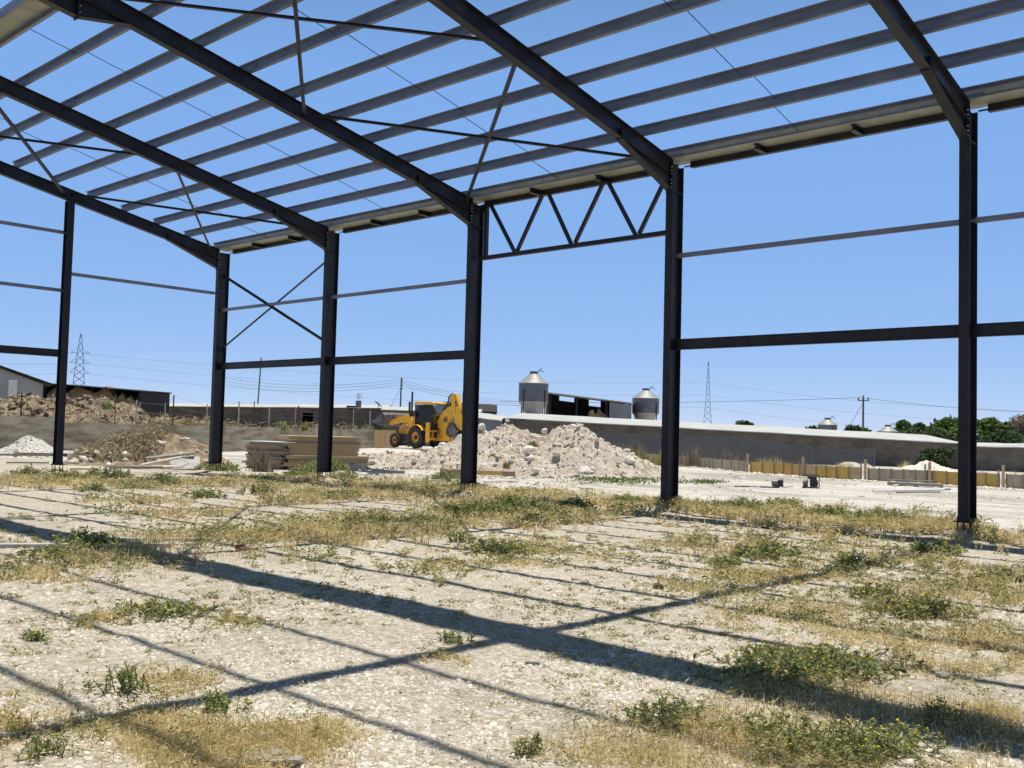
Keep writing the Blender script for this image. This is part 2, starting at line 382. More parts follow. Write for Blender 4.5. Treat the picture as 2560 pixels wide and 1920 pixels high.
        o = bpy.data.objects.new(name, me); col.objects.link(o)
        me.materials.append(M[m] if isinstance(m, str) else m)
        if loc is not None: o.location = [float(q) for q in loc]
        if rotz: o.rotation_euler.z = rotz
        if parent is not None: o.parent = parent
        if bevel:
            b = o.modifiers.new("bevel", 'BEVEL'); b.width = bevel; b.segments = 2; b.limit_method = 'ANGLE'
        return o
def raw(name, V, F, m, parent=None, smooth=False):     # fast path for many faces: V (n,3), F (m,3|4)
    me = bpy.data.meshes.new(name)
    V = np.asarray(V, np.float32); F = np.asarray(F, np.int32)
    k = F.shape[1]
    me.vertices.add(len(V)); me.vertices.foreach_set("co", V.ravel())
    me.loops.add(F.size); me.loops.foreach_set("vertex_index", F.ravel())
    me.polygons.add(len(F)); me.polygons.foreach_set("loop_start", np.arange(0, F.size, k, dtype=np.int32))
    me.polygons.foreach_set("loop_total", np.full(len(F), k, np.int32))
    me.update(calc_edges=True); me.validate()
    if smooth: me.polygons.foreach_set("use_smooth", np.ones(len(me.polygons), bool))
    me.materials.append(M[m] if isinstance(m, str) else m)
    o = bpy.data.objects.new(name, me); col.objects.link(o)
    if parent is not None: o.parent = parent
    return o
def tag(o, label, cat, group=None, kind=None):
    o['label'] = label; o['category'] = cat
    if group: o['group'] = group
    if kind: o['kind'] = kind
    return o
def thing(name, label, cat, loc=(0, 0, 0), rotz=0, group=None):
    o = bpy.data.objects.new(name, None); col.objects.link(o)
    o.empty_display_size = 0.3
    o.location = [float(q) for q in loc]; o.rotation_euler = (0, 0, rotz)
    return tag(o, label, cat, group)
def copy_part(o, parent):
    c = o.copy(); col.objects.link(c); c.parent = parent
    for ch in o.children: copy_part(ch, c)
    return c
def struct(o):
    o['kind'] = 'structure'; return o

# value noise on the plane
_P = rng.random((64, 64))
def vnoise(x, y, s):
    x = np.asarray(x, float) * s + 100; y = np.asarray(y, float) * s + 100
    xi = np.floor(x).astype(int); yi = np.floor(y).astype(int); u = x - xi; v = y - yi
    u = u*u*(3-2*u); v = v*v*(3-2*v)
    a = _P[xi % 64, yi % 64]; b = _P[(xi+1) % 64, yi % 64]; c = _P[xi % 64, (yi+1) % 64]; d = _P[(xi+1) % 64, (yi+1) % 64]
    return (a*(1-u)+b*u)*(1-v)+(c*(1-u)+d*u)*v - 0.5
BH = gd(1045, 64)                           # backhoe stance
def gz(x, y):
    x = np.asarray(x, float); y = np.asarray(y, float)
    z = 0.03*vnoise(x, y, 0.35) + 0.014*vnoise(x+7, y, 1.7) + 0.014*vnoise(x, y+3, 5.0) + 0.012*vnoise(x+31, y, 13.0)
    # low bank of soil along the column line
    z = z + 0.05*np.exp(-((y-0.1)/0.9)**2)*np.clip((26-x)/3, 0, 1)*np.clip((x+3)/3, 0, 1)*(0.7+1.2*vnoise(x, y, 0.6))
    for i_ in range(5):                       # soil heaped round the column feet
        z = z + 0.11*np.exp(-((x-6*i_)**2+(y-0.15)**2)/0.62**2)*(1+.8*vnoise(x, y, 4.0))
    z = z + 0.15*np.exp(-(x**2+(y+5.0)**2)/0.42**2)
    far = np.clip((np.hypot(x-CAM[0], y-CAM[1])-120)/100, 0, 1)
    z = z*(1-far)
    z = z + 0.36*np.exp(-(((x-BH[0])/5.5)**2+((y-BH[1])/5.5)**2)**2)
    return z

# ------------------------------------------------------------------ ground sheet
def axis(lo, hi, c0, c1, step):
    a = list(np.arange(c0, c1 + 1e-6, step))
    s = step; x = c1
    while x < hi: s *= 1.09; x += s; a.append(x)
    s = step; x = c0
    while x > lo: s *= 1.09; x -= s; a.insert(0, x)
    return np.array(a)
gx = axis(-4000, 4000, 10.0, 31.0, 0.07)
gy = axis(-4000, 4000, -17.0, 1.0, 0.07)
GX, GY = np.meshgrid(gx, gy)
V = np.stack([GX.ravel(), GY.ravel(), gz(GX.ravel(), GY.ravel())], 1)
nx, ny = len(gx), len(gy)
I = (np.arange(ny-1)[:, None]*nx + np.arange(nx-1)[None, :]).ravel()
struct(raw('ground', V, np.stack([I, I+1, I+nx+1, I+nx], 1), 'ground', smooth=True))

# ------------------------------------------------------------------ the steel frame
frame = thing('portal_building', 'dark steel portal frame of an unclad warehouse with galvanised purlins', 'building frame', (0, 0, 0))
NB, BAY, RIDGE, SL, ZT, SPAN = 6, 6.0, -10.1, 0.2045, 7.52, 20.2
BASE = 0.328
def top(y): return ZT - SL*y if y > RIDGE else ZT + SL*(SPAN + y)
def col_mesh(x, y, sgn):                     # I column with its inner flange at y, depth outwards
    m = MB()
    m.ibeam((x, y + sgn*0.2, BASE), (x, y + sgn*0.2, 7.42), 0.40, 0.18, 0.014, 0.009, up=(0, sgn, 0))
    m.box((x-0.088, min(y+sgn*0.016, y+sgn*0.384), 6.83), (x+0.088, max(y+sgn*0.016, y+sgn*0.384), 6.845))
    return m
for sgn, yc in ((1, 0.0), (-1, -SPAN)):
    for i in range(NB):
        x = BAY*i
        c = col_mesh(x, yc, sgn).build('column', 'steel', frame)
        MB().box((x-0.15, yc + (-0.06 if sgn > 0 else -0.46), BASE-0.02), (x+0.15, yc + (0.46 if sgn > 0 else 0.06), BASE)).build('base_plate', 'steel', c)
        for bx in (-0.11, 0, 0.11):
            for by in (0.06, 0.34):
                p = (x+bx, yc + sgn*by)
                MB().tube([(p[0], p[1], -0.2), (p[0], p[1], BASE+0.07)], 0.013, 6).build('anchor_bolt', 'rust', c)
        # end plate with its bolt rows, a haunch and the rafter
        if sgn > 0 and i < 5:
            for z in [6.92, 7.00, 7.08, 7.20, 7.28, 7.36]:
                for dx in (-0.062, 0.062): MB().lathe([(0.017, -0.036), (0.017, 0.03)], 8, (x+dx, yc + 0.004, z), 'y').build('bolt', 'bolt', c)
        h = 0.345                             # square depth of the rafter
        yr = RIDGE
        def pt(y, d): return np.array((x, y, top(y) - d))
        up = np.array((0, SL*sgn, 1.0)); up /= np.linalg.norm(up)
        a = np.array((x, yc, ZT - h/2*1.02)); b = np.array((x, yr, ZT - SL*RIDGE - h/2*1.02))
        rf = MB().ibeam(a, b, h, 0.17, 0.013, 0.008, up=up)
        r_ob = rf.build('rafter', 'steel', frame)
        hm = MB()                             # haunch cut from the same section
        y1 = yc - sgn*1.84
        def zb(y): return top(y if sgn > 0 else y) - h*1.02
        A = [(yc, 6.85), (y1, zb(y1)), (yc, zb(yc))]
        hm.add([(x-0.004, q[0], q[1]) for q in A] + [(x+0.004, q[0], q[1]) for q in A], [(0, 1, 2), (5, 4, 3), (0, 3, 4, 1), (1, 4, 5, 2), (2, 5, 3, 0)])
        hm.bar((x, yc, 6.857), (x, y1, zb(y1)-0.004), 0.17, 0.013)
        hm.box((x-0.086, min(yc-sgn*0.018, yc), 6.80), (x+0.086, max(yc-sgn*0.018, yc), 7.50))
        hm.box((x-0.08, min(y1-0.006, y1+0.006), zb(y1)-0.02), (x+0.08, max(y1-0.006, y1+0.006), zb(y1)+0.2))
        hm.build('haunch', 'steel', r_ob)
        am = MB()                             # apex haunch
        zr = ZT - SL*RIDGE
        y2 = yr + sgn*0.92
        B = [(yr, zr-0.70), (y2, zb(y2)), (yr, zb(yr + sgn*1e-4))]
        am.add([(x-0.004, q[0], q[1]) for q in B] + [(x+0.004, q[0], q[1]) for q in B], [(0, 1, 2), (5, 4, 3), (0, 3, 4, 1), (1, 4, 5, 2), (2, 5, 3, 0)])
        am.bar((x, yr + sgn*0.004, zr-0.70), (x, y2, zb(y2)), 0.17, 0.013)
        am.box((x-0.086, min(yr+sgn*0.002, yr+sgn*0.018), zr-0.74), (x+0.086, max(yr+sgn*0.002, yr+sgn*0.018), zr-0.02))
        am.build('apex_haunch', 'steel', r_ob)
        if i in (1, 2) and sgn > 0:
            for z in (zr-0.62, zr-0.5, zr-0.25, zr-0.12):
                for dx in (-0.06, 0.06): MB().lathe([(0.014, -0.014), (0.014, 0.02)], 8, (x+dx, yr + 0.022, z), 'y').build('bolt', 'bolt', r_ob)
# gable posts, gable girts and gable beam
for y in (-5.0, RIDGE, -15.2):
    m = MB().ibeam((0, y, BASE), (0, y, top(y)-0.37), 0.24, 0.20, 0.012, 0.008, up=(1, 0, 0))
    m.box((-0.12, y-0.10, top(y)-0.37), (0.12, y+0.10, top(y)-0.355))
    c = m.build('gable_post', 'steel', frame)
    MB().box((-0.19, y-0.15, BASE-0.02), (0.19, y+0.15, BASE)).build('base_plate', 'steel', c)
    for bx in (-0.1, 0.1):
        for by in (-0.11, 0.11):
            MB().tube([(bx, y+by, -0.2), (bx, y+by, BASE+0.05)], 0.013, 6).build('anchor_bolt', 'rust', c)
def girt(a, b, h=0.10):                      # channel with thin walls
    a, b = np.array(a, float), np.array(b, float)
    d = (b-a)/np.linalg.norm(b-a); out = np.cross(d, (0, 0, 1))
    if out[1] < -0.5 or out[0] > 0.5: out = -out
    t, fw = 0.004, 0.05
    prof = [(0, -h/2), (fw, -h/2), (fw, -h/2+t), (t, -h/2+t), (t, h/2-t), (fw, h/2-t), (fw, h/2), (0, h/2)]
    m = MB().extrude(prof, a, b, out, np.array((0, 0, 1.0)))
    for q, s in ((a, 1), (b, -1)): m.bar(q - s*d*0.10 + out*0.012, q + s*d*0.08 + out*0.012, 0.006, h*0.6)
    return m
for y0, y1, z in ((-9.97, -5.13, 7.24), (-9.97, -5.13, 5.50), (-4.87, -0.06, 6.03), (-15.07, -10.23, 6.6), (-20.1, -15.3, 5.8)):
    girt((-0.05, y0, z), (-0.05, y1, z)).build('girt', 'galv', frame)
for y0, y1 in ((-9.98, -5.02), (-15.08, -10.22)):
    MB().ibeam((0, y0, 3.615), (0, y1, 3.615), 0.22, 0.09, 0.011, 0.008).build('gable_beam', 'steel', frame)
for i in range(NB-1):
    if i == 2: continue
    x0, x1 = BAY*i, BAY*(i+1)
    girt((x0+0.13, 0.16, 5.47), (x1-0.13, 0.16, 5.47)).build('girt', 'galv', frame)
    m = MB().ibeam((x0+0.012, 0.2, 3.575), (x1-0.012, 0.2, 3.575), 0.225, 0.10, 0.011, 0.007)
    for xx in (x0+0.16, x1-0.16):
        for zz in (3.53, 3.62): m.lathe([(0.014, -0.03), (0.014, 0.0)], 8, (xx, 0.19, zz), 'y')
    m.build('wall_beam', 'steel', frame)
# purlins: Z sections, top lip towards the eave side of the viewer, joined over the frames
def purlin(y, sgn, name='purlin'):
    n = np.array((0, SL*sgn, 1.0)); n /= np.linalg.norm(n)       # roof normal
    dn = np.array((0, sgn*1.0, -SL)); dn /= np.linalg.norm(dn)   # down the slope
    h, fw, t, lip = 0.19, 0.065, 0.005, 0.018
    prof = [(-fw, h), (t, h), (t, t), (fw, t), (fw, lip), (fw-t, lip), (fw-t, 0), (0, 0), (0, h-t), (-fw+t, h-t), (-fw+t, h-lip), (-fw, h-lip)]
    prof = [(fw, 0), (fw, lip), (fw-t, lip), (fw-t, t), (t, t), (t, h), (-fw, h), (-fw, h-lip), (-fw+t, h-lip), (-fw+t, h-t), (0, h-t), (0, 0)]
    base = np.array((0, y, top(y) + 0.004))
    m = MB()
    for i in range(NB-1):
        dz = 0.0
        a = base + np.array((BAY*i - (0.24 if i == 0 else 0.0) + 0.003, 0, 0)); b = base + np.array((BAY*(i+1) + (0.3 if i == NB-2 else 0.0), 0, 0))
        m.extrude(prof, a, b, dn, n)
        if i:                                 # sleeve plate over the joint with two bolts
            c = base + np.array((BAY*i, 0, 0)) - dn*0.006 + n*h*0.5
            m.obox(c, (0.35, 0, 0), dn*0.003, n*h*0.42)
            for q in (-0.25, 0.25): m.obox(c - dn*0.006 + np.array((q, 0, 0)), (0.012, 0, 0), dn*0.008, n*0.012)
    return m.build(name, 'galv', frame)
PY = [-0.07 - 1.0885*k for k in range(9)]
for y in PY: purlin(y, 1); purlin(-SPAN - y, -1)
purlin(-9.85, 1, 'ridge_purlin'); purlin(-10.35, -1, 'ridge_purlin')
for i in range(NB-1):
    MB().box((BAY*i if i else -0.2, -10.352, top(-9.85)+0.11), (BAY*(i+1), -9.846, top(-9.85)+0.114)).build('ridge_liner', 'gutter', frame)
# sag rods half way along each bay
for i in range(NB-1):
    for sgn in (1, -1):
        x = BAY*i + 3.0
        ys = PY + [-9.85]
        m = MB()
        for k in range(len(ys)-1):
            o1 = 0.13 if k % 2 else 0.05
            ya, yb = ys[k], ys[k+1]
            if sgn < 0: ya, yb = -SPAN-ya, -SPAN-yb
            m.tube([(x + (0.05 if k % 2 else -0.05), ya, top(ya)+o1), (x + (0.05 if k % 2 else -0.05), yb, top(yb)+o1+0.02)], 0.008, 5)
        m.build('sag_rod', 'steel', frame)
# roof bracing: angles between mid webs
def angle(a, b, s=0.07):
    a, b = np.array(a, float), np.array(b, float)
    m = MB(); up = np.array((0, 0, 1.0)); d = (b-a)/np.linalg.norm(b-a)
    side = np.cross(d, up); side /= np.linalg.norm(side); u = np.cross(side, d)
    t = 0.007
    return m.extrude([(0, 0), (s, 0), (s, t), (t, t), (t, s), (0, s)], a, b, side, u)
def mid(x, y, d=0.2): return (x, y, top(y) - d)
for xa in (0, 12):
    for sgn in (1, -1):
        Y = (lambda y: y) if sgn > 0 else (lambda y: -SPAN - y)
        for (p, q, d) in (((0.06, -5.0), (5.94, -0.33), .17), ((5.94, -4.87), (0.06, -0.29), .25), ((0.06, -9.76), (5.94, -5.24), .17), ((0.06, -5.14), (5.94, -9.72), .25)):
            angle(mid(xa+p[0], Y(p[1]), d), mid(xa+q[0], Y(q[1]), d)).build('roof_brace', 'steel', frame)
# wall bracing in the end bay
for (za, zb_, yy) in ((6.62, 4.13, 0.17), (4.13, 6.62, 0.23)):
    m = angle((0.10, yy, za), (5.90, yy, zb_))
    for xx, zz in ((0.16, za), (5.84, zb_)): m.box((xx-0.1, yy-0.004, zz-0.08), (xx+0.1, yy+0.002, zz+0.08))
    m.build('wall_brace', 'steel', frame)
# eaves: gutter on stub brackets and an edge beam, on both sides
for sgn, y0 in ((1, 0.0), (-1, -SPAN)):
    def yy(q): return y0 + sgn*q
    m = MB()
    a, b = -0.2, BAY*(NB-1)+0.3
    for q0, q1, z0, z1 in ((-0.06, 0.50, 7.522, 7.526), (0.496, 0.50, 7.526, 7.70), (-0.064, -0.06, 7.522, 7.66)):
        m.box((a, min(yy(q0), yy(q1)), z0), (b, max(yy(q0), yy(q1)), z1))
    m.build('gutter', 'gutter', frame)
    for i in range(NB-1):
        x0, x1 = BAY*i, BAY*(i+1)
        m = MB().box((x0+0.26 if i != 2 else x0+0.1, min(yy(.38), yy(.49)), 7.395), (x1-0.26 if i != 2 else x1-0.1, max(yy(.38), yy(.49)), 7.519))
        m.box((x0+0.10, min(yy(.40), yy(.41)), 7.425), (x0+0.3, max(yy(.40), yy(.41)), 7.455)); m.box((x1-0.3, min(yy(.40), yy(.41)), 7.425), (x1-0.1, max(yy(.40), yy(.41)), 7.455))
        m.build('edge_beam', 'steel', frame)
        for k in (1, 2):
            x = x0 + 2*k
            MB().ibeam((x, yy(0.02), 7.459), (x, yy(0.379), 7.459), 0.12, 0.10, 0.014, 0.014).build('gutter_bracket', 'steel', frame)
# door truss in the third bay
tr = bpy.data.objects.new('door_truss', None); col.objects.link(tr); tr.parent = frame
YT = 0.30
MB().bar((12.33, YT, 6.03), (17.91, YT, 6.03), 0.10, 0.10).build('bottom_chord', 'steel', tr)
m = MB().box((12.24, YT-0.05, 5.98), (12.33, YT+0.05, 7.41)); m.box((12.092, YT-0.04, 5.98), (12.24, YT+0.04, 6.08)); m.box((12.092, YT-0.04, 7.2), (12.24, YT+0.04, 7.41))
m.build('end_post', 'steel', tr)
for (xa, xb) in ((12.40, 13.28), (14.17, 13.37), (14.33, 15.08), (16.0, 15.2), (16.12, 16.92), (17.80, 17.02)):
    MB().bar((xa, YT, 7.41), (xb, YT, 6.09), 0.075, 0.075).build('diagonal', 'steel', tr)

# ------------------------------------------------------------------ boundary wall, terrace behind it
W0, W1 = gd(-260, 50.0), gd(141, 53.0)
W2, W3 = gd(560, 58.0), gd(932, 75.0)
def wall_run(pts, z1, name, label):
    m = MB()
    for k, (a, b) in enumerate(zip(pts[:-1], pts[1:])):
        d = (b-a); d[2] = 0; d /= np.linalg.norm(d); nrm = np.array((-d[1], d[0], 0))
        a0, b0 = a.copy(), b.copy(); a0[2] = b0[2] = -0.2
        if k: a0 = a0 + d*0.002
        m.obox((a0+b0)/2 + np.array((0, 0, (z1+0.2)/2)) + nrm*0.125, (b0-a0)/2, nrm*0.125, (0, 0, (z1+0.2)/2))
    o = m.build(name, 'concrete', None)
    return tag(o, label, 'wall')
wall_run([W0, W1], 1.76, 'concrete_wall', 'low grey concrete wall behind the white gravel heap, higher end section')
wall_run([W1, W2, W3], 1.50, 'concrete_wall', 'long low stained concrete wall behind the timber stack and brown heap')
# terrace: a raised sheet of dry earth retained by that wall
back = [gd(-900, 60), gd(-900, 400), gd(940, 400), gd(955, 90)]
edge = [W0, W1, W2, W3]
def offs(p, q=0.3): v, _ = toward(p); r = p - v*q; r[2] = 0; return r
poly = [offs(p) for p in edge] + [b*np.array((1, 1, 0)) for b in back[::-1]]
m = MB(); n = len(poly)
m.add([(p[0], p[1], 1.32) for p in poly] + [(p[0], p[1], -0.3) for p in poly], [tuple(range(n))] + [(i, (i+1) % n, n+(i+1) % n, n+i) for i in range(n)])
struct(m.build('terrain', 'terrace'))
TZ = 1.32
# fence along the wall
fn = thing('wire_fence', 'sparse fence of thin metal posts and wires along the concrete wall top', 'fence', W1)
fl = np.array(fn.location)
posts = [48, 146, 245, 284, 337, 409, 429, 514, 593, 631, 669, 735, 743, 881, 923]
tops = []
for k, px in enumerate(posts):
    D = np.interp(px, [-260, 141, 560, 932], [50, 53, 58, 75]) + 0.45
    if px == 146: D = 52.95
    p = gd(px, D)
    lean = random.uniform(-0.04, 0.04)
    t_ = (p[0]+lean, p[1], 2.95 + random.uniform(-0.12, 0.2) + (0.15 if k % 3 == 0 else -0.1))
    MB().tube([(p[0]-fl[0], p[1]-fl[1], 1.30), (t_[0]-fl[0], t_[1]-fl[1], t_[2])], 0.032 if k % 2 else 0.045, 6).build('post', 'conclight' if k % 3 else 'rust', fn)
    tops.append(np.array(t_)-fl)
for dz in (0.12, 0.65):
    MB().tube([t - np.array((0, 0, dz)) for t in tops], 0.006, 4).build('strand', 'wire', fn)

# ------------------------------------------------------------------ heaps of spoil
def heap(name, m, peaks, label, cat, rough=0.12, step=0.12, extra=2.0, chunk=0.0, base=-0.05):
    P = [(gd(px, D), h, r, st) for px, D, h, r, st in peaks]
    xs = [p[0][0] for p in P]; ys = [p[0][1] for p in P]; rm = max(p[2] for p in P)
    ax = np.arange(min(xs)-rm-.3, max(xs)+rm+.3, step); ay = np.arange(min(ys)-rm-.3, max(ys)+rm+.3, step)
    X, Y = np.meshgrid(ax, ay)
    H = np.full(X.shape, -1.0)
    wob = 0.35*vnoise(X, Y, 0.9) + 0.15*vnoise(X+9, Y, 2.3)
    for c, h, r, st in P:
        d = np.hypot(X-c[0], Y-c[1])/r + wob*0.35
        k = h*(1-np.clip(d, 0, 1.3)**st)
        H = np.maximum(H, k) + 0.0
    n = rough*(vnoise(X, Y, 1.6)*1.2 + vnoise(X+5, Y, 3.7)*0.9 + vnoise(X, Y+5, 8.0)*0.6)
    if chunk: n = n + chunk*np.abs(vnoise(X+3, Y, 5.1)) 
    Z = gz(X, Y) + np.where(H > -0.05, np.maximum(H, 0) + n*np.clip(H*4+0.4, 0, 1), H*0.6)
    if base > 0: Z = Z + base
    keep = H > -0.12
    idx = -np.ones(X.shape, int); idx[keep] = np.arange(keep.sum())
    V = np.stack([X[keep], Y[keep], Z[keep]], 1)
    q = keep[:-1, :-1] & keep[1:, :-1] & keep[:-1, 1:] & keep[1:, 1:]
    F = np.stack([idx[:-1, :-1][q], idx[:-1, 1:][q], idx[1:, 1:][q], idx[1:, :-1][q]], 1)
    o = raw(name, V, F, m, smooth=True)
    tag(o, label, cat)
    return o, V
_ico = bmesh.new(); bmesh.ops.create_icosphere(_ico, subdivisions=1, radius=1.0)
ICV = np.array([v.co[:] for v in _ico.verts]); ICF = np.array([[v.index for v in f.verts] for f in _ico.faces]); _ico.free()
def stones(P, sizes, flat=0.7):              # many rough stones as one vertex/face pair
    n = len(P); k = len(ICV)
    V = np.sign(ICV)[None]*np.abs(ICV[None])**(.35+.5*rng.random((n, 1, 3)))*(1 + 0.50*(rng.random((n, k, 1))-0.5)*2)*.85
    sc3 = np.stack([sizes*(0.7+0.8*rng.random(n)), sizes*(0.6+0.6*rng.random(n)), sizes*flat*(0.6+0.6*rng.random(n))], 1)
    V = V*sc3[:, None, :]
    t = rng.random(n)*6.283; c, s = np.cos(t)[:, None], np.sin(t)[:, None]
    x = V[..., 0]*c - V[..., 1]*s; y = V[..., 0]*s + V[..., 1]*c
    tl = (rng.random(n)-.5)[:, None]*0.9
    z = V[..., 2] + x*tl
    V = np.stack([x, y, z], 2) + P[:, None, :]
    F = ICF[None] + (np.arange(n)*k)[:, None, None]
    return V.reshape(-1, 3), F.reshape(-1, 3)
heap_o, HV = heap('rubble_heap', 'rubble', [(1440, 40.0, 1.95, 3.6, .95), (1335, 41, 1.45, 2.8, 1.1), (1268, 42, 1.85, 3.1, 1.2), (1195, 43, 1.55, 3.0, 1.2), (1380, 39, 0.9, 2.6, 1.2),
      (1125, 43.5, .95, 2.4, 1.2), (1060, 44.5, .50, 2.2, 1.3), (995, 45.5, .38, 2.4, 1.3), (935, 46.5, .32, 2.2, 1.3), (1530, 40, .75, 2.4, 1.0), (1600, 41.5, .32, 1.8, 1.1), (1240, 39.5, .75, 2.2, 1.3)],
      'long white limestone rubble heap in front of the yellow digger, pointed at its right end', 'rubble heap', rough=0.20, chunk=0.26, step=0.09)
pick = HV[rng.integers(0, len(HV), 15000)] + np.append(rng.normal(0, .05, (15000, 2)), np.zeros((15000, 1)), 1)
pick = pick[(pick[:, 2] > 0.03) & (rng.random(15000) < np.clip(.6+1.6*vnoise(pick[:, 0], pick[:, 1], .7), .12, 1))]
sz = 0.014 + 0.042*rng.random(len(pick))**1.6 + 0.13*rng.random(len(pick))**18
ft = np.concatenate([gp(px, 1192, 0)[None] + np.append(rng.normal(0, .8, (140, 2)), np.zeros((140, 1)), 1) for px in range(900, 1700, 100)])
ft[:, 2] = gz(ft[:, 0], ft[:, 1]); pick = np.concatenate([pick, ft]); sz = np.concatenate([sz, .015+.06*rng.random(len(ft))**2])
Vs, Fs = stones(pick + np.stack([rng.normal(0, .06, len(pick)), rng.normal(0, .06, len(pick)), sz*0.3], 1), sz)
o = raw('rubble_stones', Vs, Fs, 'chip'); o['kind'] = 'stuff'; o['label'] = 'loose broken limestone strewn over the rubble heap'
def rock_mesh(r, seed, sub=2, flat=0.75):
    b = bmesh.new(); bmesh.ops.create_icosphere(b, subdivisions=sub, radius=1.0)
    q = np.random.default_rng(seed)
    cuts = [(lambda u: u/np.linalg.norm(u))(q.normal(size=3)) for _ in range(9)]
    lim = q.uniform(0.62, 0.95, 9)
    for v in b.verts:
        p = np.array(v.co[:])
        for u, l in zip(cuts, lim):
            d = p @ u
            if d > l: p = p - u*(d-l)
        v.co = p*np.array((1, q.uniform(.75, .95), flat))*r*(1+0.03*q.normal())
    m = MB(); m.v = [tuple(v.co) for v in b.verts]; m.f = [tuple(v.index for v in f.verts) for f in b.faces]; b.free()
    return m
def boulder(px, py, D, r, label, seed, name='boulder', m='rock', group=None, z=None):
    p = at(px, py, D) if z is None else gd(px, D, z)
    o = rock_mesh(r, seed).build(name, m, None, p, rng.random()*6)
    return tag(o, label, 'boulder' if r > .12 else 'stone', group)
BG = 'boulders in the rubble heap'
for k, (px, py, D, r, lab) in enumerate([
    (1324, 1128, 38.6, .36, 'biggest pale boulder low in the middle of the rubble heap'),
    (1576, 1152, 38.5, .28, 'pale boulder at the right foot of the rubble heap'),
    (1545, 1139, 39.5, .20, 'rounded pale boulder above the right foot of the rubble heap'),
    (1460, 1178, 36.8, .30, 'flat slab boulder at the front edge under the pointed end of the rubble heap'),
    (1482, 1172, 37.2, .20, 'squarish block next to the flat slab under the pointed end of the heap'),
    (1355, 1180, 36.9, .17, 'small block lying at the front foot of the heap left of the slab'),
    (1205, 1068, 43.0, .24, 'round white boulder on top of the heap beside the black column'),
    (1060, 1151, 44.0, .20, 'oval white boulder low on the heap below the digger'),
    (1106, 1116, 45.0, .27, 'leaning slab boulder at the digger rear wheel'),
    (1092, 1123, 44.6, .20, 'squat boulder tucked under the digger beside the leaning slab'),
    (1432, 1070, 40.0, .20, 'white boulder crowning the pointed end of the rubble heap'),
    (1362, 1078, 40.8, .18, 'boulder on the crest between the two tops of the rubble heap')]):
    boulder(px, py, D, r, lab, 40+k, group=BG)
_, GHV = heap('gravel_heap', 'gravel', [(70, 43, .90, 1.6, .95), (96, 43.2, .45, 1.2, 1.0), (30, 43, .32, 1.2, 1.1), (160, 42, .16, 1.3, 1.2)], 'small pale gravel heap in front of the concrete wall at far left', 'gravel heap', rough=0.10, chunk=0.12, step=0.09)
gpk = GHV[rng.integers(0, len(GHV), 1500)]; gpk = gpk[gpk[:, 2] > .03]; sz = .015 + .05*rng.random(len(gpk))**2
Vs, Fs = stones(gpk, sz); o = raw('gravel_stones', Vs, Fs, 'chip'); o['kind'] = 'stuff'; o['label'] = 'broken stones over the pale gravel heap at far left'
bh, BV = heap('soil_heap', 'brownheap', [(372, 38.5, 1.55, 2.6, 1.0), (430, 38.5, 1.2, 2.3, 1.05), (310, 38, 0.95, 2.2, 1.1), (470, 38, .75, 1.7, 1.0), (270, 37, .35, 1.4, 1.1)], 'brown soil heap matted with straw in front of the concrete wall', 'soil heap', rough=0.16, chunk=0.18, step=0.09)
bpk = BV[rng.integers(0, len(BV), 900)]; bpk = bpk[(bpk[:, 2] > .03) & (bpk[:, 2] < 1.0)]
lft = (bpk - BV.mean(0)) @ _r < -0.2
bpk = np.concatenate([bpk[lft], bpk[~lft][:60]])
sz = 0.03 + 0.15*rng.random(len(bpk))**2.5
Vs, Fs = stones(bpk + np.stack([0*sz, 0*sz, sz*.3], 1), sz); o = raw('loose_stones', Vs, Fs, 'chip'); o['kind'] = 'stuff'; o['label'] = 'loose white stones on the left flank of the brown soil heap'
dh, DV = heap('debris_mound', 'brownheap', [(60, 58, 1.55, 4.2, 1.3), (140, 59, 1.5, 3.6, 1.3), (5, 57, .95, 3.2, 1.3), (200, 59, 1.1, 3.2, 1.3), (240, 60, 1.5, 2.4, 1.8), (285, 60, 1.35, 2.6, 1.6), (-60, 57, .8, 3.5, 1.4), (330, 61, .5, 2.2, 1.2), (400, 62, .45, 2.6, 1.2), (470, 63, .4, 2.6, 1.2)],
     'long mound of brown spoil and rubbish on the ground behind the concrete wall', 'debris mound', rough=0.30, chunk=0.35, step=0.16, base=TZ)
dp = DV[rng.integers(0, len(DV), 900)]; sz = 0.06 + 0.2*rng.random(len(dp))**3
Vs, Fs = stones(dp + np.stack([0*sz, 0*sz, sz*.3], 1), sz); o = raw('loose_stones', Vs, Fs, 'brownheap'); o['kind'] = 'stuff'; o['label'] = 'clods and broken lumps over the spoil mound behind the concrete wall'
heap('rubble_heap', 'rock', [(2330, 43.5, .72, 2.0, 1.2), (2290, 43, .55, 1.3, 1.2), (2385, 43, .45, 1.5, 1.2)], 'low white rubble heap behind the formwork below the dark green bush', 'rubble heap', rough=0.16, chunk=0.25, step=0.1)
heap('rubble_heap', 'rubble', [(2120, 45.5, .62, 1.3, 1.3), (2160, 45.5, .5, 1.1, 1.3), (2185, 45.5, .3, .9, 1.3)], 'small straw-topped rubble heap peeping over the yellow formwork boards', 'rubble heap', rough=0.12, chunk=0.2, step=0.09)

